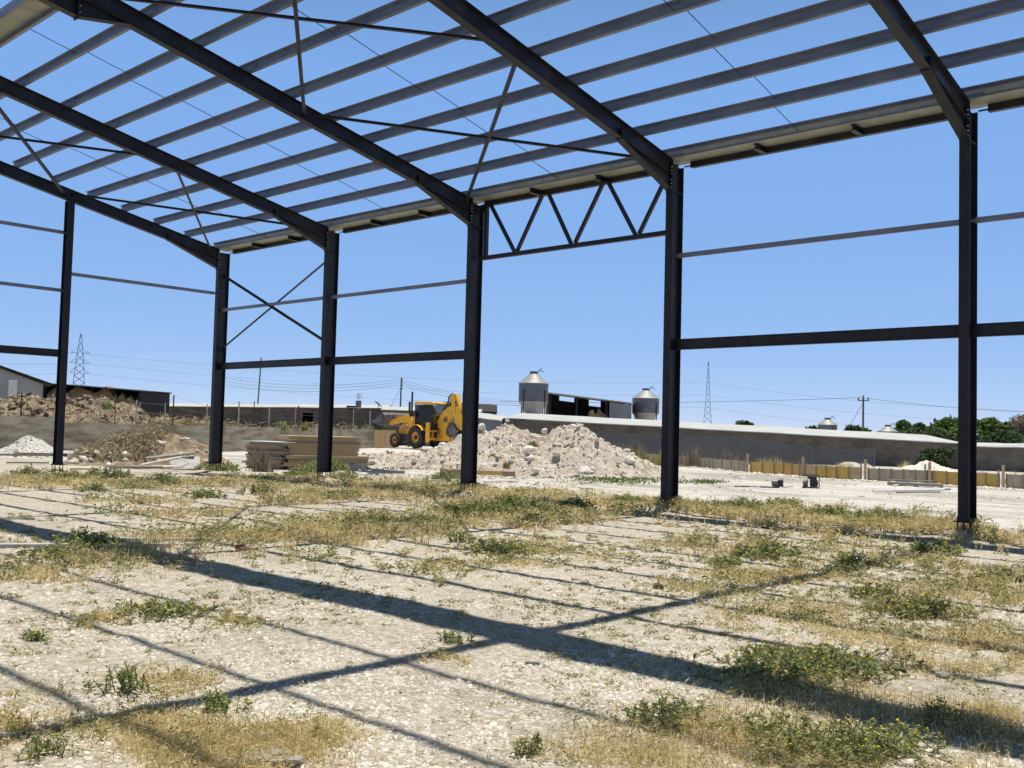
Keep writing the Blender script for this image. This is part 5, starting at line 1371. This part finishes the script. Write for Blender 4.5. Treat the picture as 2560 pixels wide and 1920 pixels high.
def place(Q, z):
    X = (Q[..., 0]*el*c - Q[..., 1]*s)*sz[:, None]; Y = (Q[..., 0]*el*s + Q[..., 1]*c)*sz[:, None]
    tl = (rng.random(n)-.5)[:, None]*.35
    return np.stack([X+hx[:, None], Y+hy[:, None], z*np.ones_like(X) + X*tl + gz(hx, hy)[:, None]], 2)
th = (sz*(.25+.5*rng.random(n)))[:, None]
Vc = np.concatenate([place(B_, -.003), place(T_, th)], 1)
Fc = np.array([(k_, (k_+1) % 5, 5+(k_+1) % 5) for k_ in range(5)] + [(k_, 5+(k_+1) % 5, 5+k_) for k_ in range(5)] + [(5, 6, 7), (5, 7, 8), (5, 8, 9)])[None] + (np.arange(n)*10)[:, None, None]
o = raw('stone_chips', Vc.reshape(-1, 3), Fc.reshape(-1, 3), 'chip'); o['kind'] = 'stuff'; o['label'] = 'white limestone chips strewn over the floor of the frame'
# broken chalk lying about the yard and in a low bank under the formwork
nn = 5200
t_ = rng.random(nn); pxs = 1560 + 1060*t_
Fp = np.array([fpoint(float(px)) for px in np.linspace(1560, 2620, 60)])
q = np.stack([np.interp(t_, np.linspace(0, 1, 60), Fp[:, k_]) for k_ in range(3)], 1)
vv = CAM - q; vv[:, 2] = 0; vv /= np.linalg.norm(vv, axis=1, keepdims=True)
q = q + vv*(.25 + np.abs(rng.normal(0, .55, (nn, 1))))
uu = np.stack([rng.uniform(-8, 27, 5000), rng.uniform(2.5, 22, 5000), np.zeros(5000)], 1)
uu = uu[rng.random(5000) < np.clip(.4+2*vnoise(uu[:, 0], uu[:, 1], .35), .03, 1)]
q = np.concatenate([q, uu]); q[:, 2] = gz(q[:, 0], q[:, 1])
sz_ = .018 + .05*rng.random(len(q))**2.5 + .08*rng.random(len(q))**14
Vs, Fs = stones(q, sz_, .55)
o = raw('stone_chips', Vs, Fs, 'chip'); o['kind'] = 'stuff'; o['label'] = 'broken chalk strewn over the yard and banked under the shutter boards'
GS = 'single stones on the ground'
for k, (x, y, r, lab, mm) in enumerate([
    (1480, 1252, .06, 'lone white stone on the dry grass between the fourth and fifth column shadows', 'rock'),
    (1424, 1272, .075, 'rusty brown lump on the pale ground in the middle of the floor', 'rust'),
    (1660, 1276, .05, 'white stone under the green thistle right of the middle', 'rock'),
    (1985, 1350, .06, 'white stone sitting at the front of the thistle by the right edge', 'rock'),
    (2035, 1462, .05, 'dark stone lying on the last purlin shadow at right', 'oldtimber'),
    (1440, 1462, .035, 'small pale stone at the edge of the wide shadow in the lower middle', 'rock'),
    (700, 1120, .08, 'pale flat stone among the weeds before the second column', 'rock'),
    (1025, 1112, .09, 'white stone slab among the weeds left of the fourth column', 'rock'),
    (1820, 1265, .05, 'white stone on the floor left of the right hand thistle patch', 'rock')]):
    p = g2(x, y); p[2] = gz(p[0], p[1]) + r*.25
    tag(rock_mesh(r, 200+k, 2, .6).build('stone', mm, None, p, rng.random()*6), lab, 'stone', GS)
# white strips, cans and scraps lying inside the frame
loose('concrete_strip', 'strip', 'long white concrete strip lying across the weeds at the left edge', 110, 1371, 3.1, .16, .05, .18, 'conclight', .0)
loose('concrete_strip', 'strip', 'shorter white concrete strip continuing past the green thistle at left', 350, 1354, 1.5, .15, .05, .20, 'conclight', .0)
loose('plank_scrap', 'board', 'thin pale stick by the left edge under the gable post line', 20, 1298, .8, .05, .03, .0, 'timber', .0)
cn = gp(600, 1376); cn[2] = gz(cn[0], cn[1]) + .035
v, r2 = toward(cn)
ca = thing('drink_can', 'red drink can lying at the grass edge left of the middle', 'can', cn)
MB().tube([r2*-.065, r2*-.058, r2*.058, r2*.065], [.026, .033, .033, .026], 12).build('body', 'red', ca)
MB().tube([r2*-.068, r2*-.064], .025, 12).build('lid', 'galv', ca)
loose('paper_scrap', 'scrap', 'white scrap of card just behind the red can', 604, 1358, .16, .09, .012, .1, 'white', .03)
PB = 'broken boards at the bottom edge'
for k, (px, py, L, an, lab) in enumerate([(640, 1898, .26, .12, 'upper dark broken board at the bottom edge'), (612, 1911, .22, -.1, 'left piece of dark broken board at the bottom edge'), (690, 1912, .26, .25, 'right piece of dark broken board at the bottom edge')]):
    loose('broken_board', 'board', lab, px, py, L, .075, .02, an, 'oldtimber', .015, PB, .08)
loose('plank_scrap', 'board', 'small dark stick lying on the purlin shadow at lower right', 1150*S, 1408*S+30, .1, .03, .02, .2, 'oldtimber', .0)
loose('plank_scrap', 'board', 'black scrap of rubber on the shadow line at right', 2236, 1678, .16, .05, .02, -.2, 'black', .01)

# ------------------------------------------------------------------ dry grass and weeds
DRY = [ # x, y, rx, ry in photo-map units, height, blades per m2, share lying flat
 (110,1040,140,14,.20,150,.2),(330,1048,130,12,.17,130,.2),(560,1042,150,12,.17,120,.2),(790,1048,110,12,.17,120,.2),(900,1062,130,18,.22,150,.2),(1150,1078,140,18,.24,170,.2),
 (1280,1100,130,18,.22,180,.2),(1400,1092,70,14,.2,160,.2),(1560,1108,110,16,.26,220,.2),(1700,1118,120,18,.28,240,.2),(1900,1138,130,20,.30,260,.2),(2050,1152,90,20,.3,260,.2),(2175,1170,60,18,.26,240,.2),
 (80,1242,120,26,.16,420,.3),(250,1212,150,22,.2,380,.3),(480,1172,190,26,.24,340,.25),(620,1160,130,26,.24,340,.25),(760,1142,130,28,.24,320,.25),(900,1136,100,22,.22,300,.25),(1060,1112,140,20,.24,260,.25),
 (300,1085,120,10,.2,120,.3),(620,1085,90,10,.2,120,.3),(430,1110,150,12,.16,110,.3),(700,1072,120,12,.22,120,.3),(1200,1128,90,14,.2,200,.3),
 (1640,1182,180,18,.2,320,.3),(1560,1262,130,32,.12,520,.4),(1700,1240,150,24,.12,480,.4),(2100,1262,150,40,.18,560,.35),(1880,1338,170,38,.14,560,.4),(1500,1180,120,16,.14,200,.3),(1960,1215,110,18,.16,300,.3),
 (960,1228,90,18,.1,360,.4),(1130,1200,140,26,.1,420,.4),(640,1205,80,12,.16,260,.3),
 (500,1612,200,52,.13,5460,.55),(260,1592,130,56,.12,4410,.5),(60,1625,100,40,.13,4620,.5),(360,1490,110,30,.11,3150,.45),(200,1345,50,26,.10,1100,.35),(420,1640,120,40,.12,5250,.6),(640,1600,90,40,.09,2520,.6),
 (90,1500,90,18,.07,800,.6),(40,1570,70,24,.10,3150,.4),(320,1545,120,24,.12,1700,.4),
 (1450,1605,170,44,.12,5040,.5),(1690,1645,210,44,.12,5460,.5),(1640,1490,240,54,.10,1100,.5),(1900,1490,220,66,.08,900,.5),(2000,1385,200,56,.09,700,.5),(1720,1330,150,30,.07,600,.5),(2120,1545,120,56,.09,1300,.5),(1300,1640,120,26,.09,1300,.5),(2150,1420,90,40,.08,800,.5),
 (2110,1152,46,12,.16,420,.3),(1452,1100,40,9,.14,300,.3),(2090,1160,60,10,.14,420,.3),
 (960,1420,50,18,.1,1000,.4),(495,1345,36,18,.11,1200,.3),(540,1350,40,14,.1,900,.3),(930,1235,60,12,.1,500,.4),(2060,1600,120,50,.1,1700,.5)]
def world_ellipse(x, y, rx, ry, cap=.85):
    c = g2(x, y); a = (g2(x+rx, y)-g2(x-rx, y))/2; b = (g2(x, y-ry)-g2(x, y+ry))/2
    lb_ = np.linalg.norm(b); la = np.linalg.norm(a)
    if lb_ > la*cap: b = b*(la*cap/lb_)
    return c, a, b
def disc(n, sd=.55):
    u = rng.normal(0, sd, (n, 2)); return u
GV = []; GF = []; NV = 0
def grow(V, F):
    global NV
    GV.append(V); GF.append(F + NV); NV += len(V)
for x, y, rx, ry, h, dens, lie in DRY:
    c, a, b = world_ellipse(x, y, rx, ry, 2.0)
    area = math.pi*np.linalg.norm(a)*np.linalg.norm(b)
    D = float(np.hypot(c[0]-CAM[0], c[1]-CAM[1])); near = np.clip((9-D)/4, 0, 1)
    k = int(min(area*dens*((4.6 if D > 15.5 else 2.8) if D > 9 else 4.2), 30000))
    # tufts first, straws gathered round them
    q = disc(max(3, int(k/(28 if D > 9 else 45))), .6); u = q[rng.integers(0, len(q), k)] + rng.normal(0, .07 + .10*near, (k, 2))
    P = c + u[:, :1]*a + u[:, 1:]*b
    P = P[rng.random(k) < np.clip(.55 + 2.0*vnoise(P[:, 0], P[:, 1], 1.7), .05, 1)]; k = len(P)
    P[:, 2] = gz(P[:, 0], P[:, 1])
    up_ = rng.random(k) < .30
    Dk = np.hypot(P[:, 0]-CAM[0], P[:, 1]-CAM[1])
    w_ = np.clip(.0009*Dk, .004, .018)
    hh = h*(.55+.6*vnoise(P[:, 0], P[:, 1], 1.1)+.3*rng.random(k))
    grow(*blades(P[up_], np.maximum(hh[up_], .03)*(.6+.7*rng.random(up_.sum())), w_[up_]*.9, .75))
    grow(*flakes(P[~up_], np.maximum(hh[~up_]*.75, .015), np.clip(.0075*Dk[~up_], .045, .13), w_[~up_]*1.0))
o = raw('dry_grass', np.concatenate(GV), np.concatenate(GF), 'drygrass'); o['kind'] = 'stuff'; o['label'] = 'straw coloured dry grass in patches over the floor'
# olive weeds mixed into the same bands, and sparse low herbs over the whole floor
GV = []; GF = []; NV = 0
for x, y, rx, ry, h, dens, lie in DRY:
    c, a, b = world_ellipse(x, y, rx, ry, 2.0)
    D = float(np.hypot(c[0]-CAM[0], c[1]-CAM[1]))
    k = int(min(math.pi*np.linalg.norm(a)*np.linalg.norm(b)*dens*(.5 if D > 9 else .16), 3500))
    q = rng.normal(0, .6, (max(2, k//40), 2)); u = q[rng.integers(0, len(q), k)] + rng.normal(0, .07, (k, 2))
    P = c + u[:, :1]*a + u[:, 1:]*b; Dk = np.hypot(P[:, 0]-CAM[0], P[:, 1]-CAM[1]); P[:, 2] = gz(P[:, 0], P[:, 1])
    grow(*flakes(P, np.full(k, h*.9), np.clip(.005*Dk, .03, .085), np.clip(.0014*Dk, .006, .026)))
k = 7500
ang = rng.uniform(R(-82), R(-6), k); dist = 3.2 + 16*rng.random(k)**1.15
q = np.stack([CAM[0]+np.sin(ang)*dist, CAM[1]+np.cos(ang)*dist], 1)
q = q[rng.random(k) < np.clip(.55+2*vnoise(q[:, 0], q[:, 1], .5), .12, 1)]
u = np.repeat(q, 14, 0) + rng.normal(0, .03, (len(q)*14, 2))
P = np.stack([u[:, 0], u[:, 1], gz(u[:, 0], u[:, 1])], 1); Dk = np.hypot(P[:, 0]-CAM[0], P[:, 1]-CAM[1])
grow(*flakes(P, np.repeat(.012+.05*rng.random(len(q))**2, 14), np.clip(.005*Dk, .02, .06), np.clip(.0011*Dk, .004, .015)))
o = raw('weeds', np.concatenate(GV), np.concatenate(GF), 'weed'); o['kind'] = 'stuff'; o['label'] = 'low olive weeds and herb tufts scattered over the floor'

# fresh green weeds growing up through the straw
GV = []; GF = []; NV = 0
for x, y, rx, ry, h, dens, lie in DRY:
    c, a, b = world_ellipse(x, y, rx, ry, 2.0)
    area = math.pi*np.linalg.norm(a)*np.linalg.norm(b); D = float(np.hypot(c[0]-CAM[0], c[1]-CAM[1]))
    nq = max(1, int(area*(.30 if D > 9 else .9))); per = 150 if D > 9 else 90
    q = rng.normal(0, .6, (nq, 2)); rq = .10+.22*rng.random(nq)
    Q = c + q[:, :1]*a + q[:, 1:]*b
    P = np.repeat(Q, per, 0); P[:, :2] += rng.normal(0, 1, (len(P), 2))*np.repeat(rq*(1 if D > 9 else .55), per)[:, None]
    P[:, 2] = gz(P[:, 0], P[:, 1]); Dk = np.hypot(P[:, 0]-CAM[0], P[:, 1]-CAM[1])
    grow(*flakes(P, np.repeat((.06+h*.75*rng.random(nq)), per)*.9, np.clip(.0048*Dk, .03, .08), np.clip(.0015*Dk, .007, .026)))
o = raw('green_weeds', np.concatenate(GV), np.concatenate(GF), 'thistle'); o['kind'] = 'stuff'; o['label'] = 'fresh green weeds growing up through the dry grass'

# thistles with yellow flowers
def thistle(x, y, rx, ry, h, label, green=1.0, flowers=1.0, group='yellow flowered thistles', fl=True):
    c, a, b = world_ellipse(x, y, rx, ry)
    zc = float(gz(c[0], c[1])); t = thing('thistle', label, 'plant', (c[0], c[1], zc), 0, group)
    la, lb_ = np.linalg.norm(a), np.linalg.norm(b); area = math.pi*la*lb_
    D = np.hypot(c[0]-CAM[0], c[1]-CAM[1]); L = np.clip(.0048*D, .034, .085)
    ns = int(np.clip(area*300*(6/D)**.9, 24, 650))
    # stems
    o_ = disc(ns, .52); d_ = o_ + disc(ns, .20)
    S0 = o_[:, :1]*a + o_[:, 1:]*b
    S1 = d_[:, :1]*a + d_[:, 1:]*b
    rr = np.clip(np.linalg.norm(d_, axis=1), 0, 1.6)
    hh = h*(.35+.65*rng.random(ns))*np.clip(1.15-.5*rr, .25, 1)
    S0[:, 2] = gz(S0[:, 0]+c[0], S0[:, 1]+c[1])-zc; S1[:, 2] = S0[:, 2]*0 + gz(S1[:, 0]+c[0], S1[:, 1]+c[1]) - zc + hh
    wd = np.clip(.0007*D, .003, .01)
    side = np.cross(S1-S0, rng.normal(size=(ns, 3))); side /= np.linalg.norm(side, axis=1, keepdims=True); side *= wd
    s2 = np.cross(S1-S0, side); s2 /= np.linalg.norm(s2, axis=1, keepdims=True); s2 *= wd
    V = np.stack([S0+side, S0-side*.5+s2, S0-side*.5-s2, S1+side*.4, S1-side*.2+s2*.4, S1-side*.2-s2*.4], 1).reshape(-1, 3)
    k = (np.arange(ns)*6)[:, None]
    F = np.concatenate([k+np.array([[0, 1, 4, 3]]), k+np.array([[1, 2, 5, 4]]), k+np.array([[2, 0, 3, 5]])])
    raw('stems', V, F, 'thistlestem', t)['kind'] = 'stuff'
    nl = int(np.clip(area*4200*green*(.05/L)**1.6, 300, 16000))
    si = rng.integers(0, ns, nl); f = rng.random((nl, 1))**.8
    P = S0[si]*(1-f)+S1[si]*f
    ld = rng.normal(size=(nl, 3)); ld[:, 2] = np.abs(ld[:, 2])*.7+.1; ld /= np.linalg.norm(ld, axis=1, keepdims=True)
    sd_ = np.cross(ld, rng.normal(size=(nl, 3))); sd_ /= np.linalg.norm(sd_, axis=1, keepdims=True)
    ll = L*(.45+rng.random((nl, 1)))
    V = np.stack([P, P+ld*ll*.45+sd_*ll*.13, P+ld*ll-np.array((0, 0, .18))*ll, P+ld*ll*.45-sd_*ll*.13], 1).reshape(-1, 3)
    raw('leaves', V, np.arange(nl)[:, None]*4+np.arange(4)[None], 'thistle', t)['kind'] = 'stuff'
    nf = int(np.clip(area*120*flowers*min(1, 7/D), 3, 98)) if fl else 0
    if nf:
        si = rng.integers(0, ns, nf); P = S1[si] + np.array((0, 0, .006)); r0 = np.clip(.0013*D, .006, .017)
        V = ICV[None]*np.array((1, 1, .7))*(r0*(.7+.5*rng.random((nf, 1, 1)))) + P[:, None]
        F = ICF[None] + (np.arange(nf)*len(ICV))[:, None, None]
        raw('flower_heads', V.reshape(-1, 3), F.reshape(-1, 3), 'flower', t)['kind'] = 'stuff'
    return t
TH = [
 (340,1330,100,22,.14,'thistle patch lying between two purlin shadows at left',.8,.5),
 (270,1500,62,30,.20,'upright dark green thistle with tall stalks beside the rafter shadow at lower left',1.3,.5),
 (1075,1195,62,14,.20,'yellowish thistle on the pale floor in the middle of the photo',1,.9),
 (1652,1202,64,14,.24,'rounded thistle before the fifth column, alone on dry grass',1.1,.8),
 (1985,1328,100,22,.20,'wide thistle patch with a white stone near the right edge',1,.8),
 (1440,1562,88,30,.16,'bright green leafy thistle below the wide shadow, lower middle',1.5,.5),
 (1745,1450,170,40,.18,'largest thistle carpet just above the wide shadow at lower right',1.3,.9),
 (1650,1420,60,22,.16,'thistle fringe at the upper left of the largest thistle carpet',.8,.7),
 (1850,1628,170,36,.18,'wide yellow dotted thistle carpet at the bottom right edge',1.5,1.1),
 (1660,1590,90,26,.15,'thistle between the leafy green one and the bottom right carpet',1,1),
 (1148,1622,40,20,.12,'small dense thistle alone at the bottom middle',1.4,.8),
 (470,1540,66,22,.13,'grey green thistle at the shadow crossing, lower left',1,.7),
 (185,1182,70,13,.24,'dark thistle on the wide shadow at the left',1.4,.4),
 (110,1206,60,11,.14,'flat thistle just left of the dark one on the wide shadow',.9,.5),
 (830,1146,56,15,.28,'bushy thistle in the grass band left of the middle',1.1,.6),
 (905,1142,56,13,.24,'grey green thistle right of the bushy one in the grass band',1.2,.2),
 (1035,1116,70,11,.34,'dark thistle in the grass band left of the fourth column',1.5,.2),
 (1110,1106,70,11,.34,'dark leafy thistle nearest the fourth column in the grass band',1.5,.3),
 (1144,1136,28,7,.26,'small dark round thistle in front of the grass band',1.6,0.05),
 (1000,1172,30,6,.2,'thistle tuft with pale stalks on the mid floor',.8,.2),
 (2010,1192,60,11,.18,'thistle lying beside the fifth column shadow',1,.7),
 (1460,1108,50,10,.26,'thistle right at the foot of the fourth column',1.3,.4),
 (1350,1092,46,9,.26,'thistle left of the fourth column foot',1.4,.3),
 (1240,1100,40,8,.24,'thistle between the third and fourth columns',1.4,.2),
 (1600,1104,60,10,.30,'thistle in the weed band right of the fourth column',1.1,.5),
 (1690,1098,40,8,.28,'thistle crest in the middle of the weed band between fourth and fifth columns',1,.5),
 (1790,1120,50,10,.30,'dark thistle in the weed band well left of the fifth column',1.5,.2),
 (1900,1126,60,12,.30,'thistle in the weed band just left of the fifth column',1.2,.4),
 (2035,1555,56,22,.14,'loose thistle with few flowers at the right below the shadow',.8,.7),
 (90,1640,60,22,.12,'grey thistle in the bottom left corner',.8,.6),
 (980,1388,36,9,.09,'low green herb on the rafter shadow in the lower middle',1,0.02),
 (1835,1222,36,12,.22,'dark thistle sprouting on the rafter shadow at right',1.5,.1),
 (700,1018,48,12,.55,'tall bush at the foot of the second column',1.5,.25),
 (660,1028,40,10,.36,'dark low weeds left of the second column foot',1.6,.05),
 (745,1038,34,10,.36,'yellowish weed bush right of the second column foot',1,.4),
 (62,1030,34,9,.40,'dark green weed bush at the far left',1.4,.4),
 (235,1034,46,10,.36,'green weed bush right of the gable post',1.2,.5),
 (150,1040,40,9,.3,'pale green weeds at the foot of the gable post',1,.4),
 (470,1016,46,10,.38,'green weeds at the foot of the first column',1.2,.2),
 (560,1068,36,9,.26,'green weed clump before the board stack',1.1,.2),
 (350,1046,50,10,.30,'green weeds below the white slab pile',1.0,.2),
 (200,1062,30,8,.22,'small green weed on the floor near the gable post',1.1,.2),
 (960,1040,36,10,.42,'tall green grassy weed left of the third column foot',1.3,.0),
 (1000,1058,44,9,.24,'dark weeds in the shade at the third column foot',1.5,.05),
 (740,1076,46,9,.22,'sage weeds in front of the second column',1.1,.2),
 (440,1075,40,8,.2,'sage weeds in front of the first column',1.0,.3),
 (1570,1220,40,9,.14,'small thistle by the white litter on dry grass',1.2,.4),
 (75,1388,22,7,.09,'tiny yellow flowered thistle at the left edge between the shadows',1,.9),
 (1900,1290,60,14,.16,'thistle at the upper left of the wide thistle patch by the right edge',.9,.4),
 (2150,1255,50,12,.16,'pale thistle at the right edge below the fifth column',.9,.5),
]
for q in TH: thistle(*q[:6], green=q[6], flowers=q[7], fl=q[7] > .1)

# weeds on heaps, terrace and along walls
o = weedclump('dead_shrub', 'bare brown dead weed stalks in front of the timber stack', 655, 1160, 35.0, 62, 1.25, 'leafC', 420, .10, 'shrub', None, None, .4)
for px, D, wpx, h, m_, lab, z in [
    (1236, 38.6, 34, .30, 'weed', 'green weed tuft growing low on the rubble heap right of the third column', .55), (1265, 38.0, 24, .25, 'weed', 'small weed tuft at the foot of the rubble heap', .25),
    (1330, 39.0, 34, .3, 'weed', 'weed tuft half way up the rubble heap under its crest', 1.05), (1100, 43.0, 40, .55, 'leafC', 'dry brown weeds on the rubble in front of the digger', .35),
    (2455, 40.5, 60, .65, 'weed', 'yellow green weeds behind the formwork right of the last column', None), (2540, 39.5, 60, .7, 'drygrass', 'dry weeds behind the formwork at the right edge', None),
    (1545, 55, 90, 1.5, 'weed', 'tall green weeds before the poultry house left of the fourth column', None), (1600, 54, 70, 1.3, 'weed', 'tall yellowing weeds before the poultry house by the fourth column', None),
    (1660, 53, 60, 1.2, 'weed', 'tall weeds behind the formwork just left of the fourth column', None), (1730, 52, 90, 1.5, 'leafC', 'dead bare stalks behind the formwork right of the fourth column', None),
    (1815, 50, 90, 1.3, 'leafC', 'dead reed stalks behind the grey formwork boards', None), (1930, 47, 120, 1.0, 'drygrass', 'dry reeds behind the bright yellow formwork boards', None),
    (2000, 46, 80, .95, 'leafC', 'dead stalks behind the yellow boards by the generator', None), (2100, 45, 60, .8, 'drygrass', 'straw weeds on the small heap behind the formwork', None),
    (2262, 43.5, 22, 1.0, 'drygrass', 'single tuft of straw left of the white rubble behind the formwork', None), (2325, 43.5, 40, .95, 'drygrass', 'yellow straw tuft on the white rubble behind the formwork', None),
    (1590, 56, 40, 1.9, 'leafC', 'tall bare weed standing against the shade net', None)]:
    weedclump('weed_clump', lab, px, 0, D, wpx, h, m_, 420, .11, 'plant', 'weeds behind the formwork' if z is None else 'weeds on the rubble', z, .35)
# straw mat on the brown heap, terrace grass, yard fringe
PV = []; HV_ = []; WV = []
top_ = BV[(BV[:, 2] > .2) & (((BV-BV.mean(0)) @ _r) < .75 + .5*vnoise(BV[:, 0], BV[:, 1], 1.2))]; k = rng.integers(0, len(top_), 5200); PV.append(top_[k]); HV_.append(.12+.25*rng.random(len(k))); WV.append(np.full(len(k), .03))
k = rng.integers(0, len(DV), 2600); PV.append(DV[k]); HV_.append(.15+.3*rng.random(len(k))); WV.append(np.full(len(k), .05))
e_ = np.array([W0, W1, W2, W3]); ex = np.linspace(0, 3, 4200); ii = np.clip(ex.astype(int), 0, 2); ff = (ex-ii)[:, None]
q = e_[ii]*(1-ff)+e_[ii+1]*ff; vv = q - CAM; vv[:, 2] = 0; vv /= np.linalg.norm(vv, axis=1, keepdims=True)
q = q + vv*(.5+5*rng.random((len(q), 1))**1.5); q[:, 2] = TZ
q = q[rng.random(len(q)) < np.clip(.55+1.8*vnoise(q[:, 0], q[:, 1], .4), .1, 1)]
PV.append(q); HV_.append(.2+.55*rng.random(len(q))); WV.append(np.full(len(q), .05))
V1, F1 = flakes(np.concatenate(PV), np.concatenate(HV_), np.concatenate(HV_)*1.1, np.concatenate(WV))
o = raw('dry_grass', V1, F1, 'oldstraw'); o['kind'] = 'stuff'; o['label'] = 'dry straw on the brown heap, the spoil mound and behind the concrete wall'
for px, D, wpx, lab in [(705, 64, 40, 'green bush behind the concrete wall left of the second column'), (760, 66, 22, 'small green bush behind the wall right of the second column'), (470, 60, 44, 'green weed bush behind the wall left of the first column'), (268, 58, 26, 'green weed bush on the spoil mound behind the fence'), (918, 76, 40, 'fresh green weeds behind the wall just left of the digger bucket')]:
    weedclump('bush', lab, px, 0, D, wpx, .75, 'thistle', 300, .22, 'bush', 'green bushes behind the concrete wall', TZ if px != 268 else TZ+1.0, .6)
# green algae film of low grass by the rubble foot, and the fringe of the yard
PV = []
for px, py, rx, ry, n in ((1560, 1201, 120, 9, 1500), (1760, 1205, 60, 6, 500), (1480, 1196, 60, 5, 400), (1000, 1172, 120, 4, 400)):
    u = disc(n, .5); c = gp(px, py); a = (gp(px+rx, py)-gp(px-rx, py))/2; b = (gp(px, py-ry)-gp(px, py+ry))/2
    PV.append(c + u[:, :1]*a + u[:, 1:]*b)
P = np.concatenate(PV); P[:, 2] = gz(P[:, 0], P[:, 1])
V1, F1 = blades(P, .03+.07*rng.random(len(P)), .035, .7)
o = raw('low_grass', V1, F1, 'leafA'); o['kind'] = 'stuff'; o['label'] = 'thin green grass at the foot of the rubble heap'
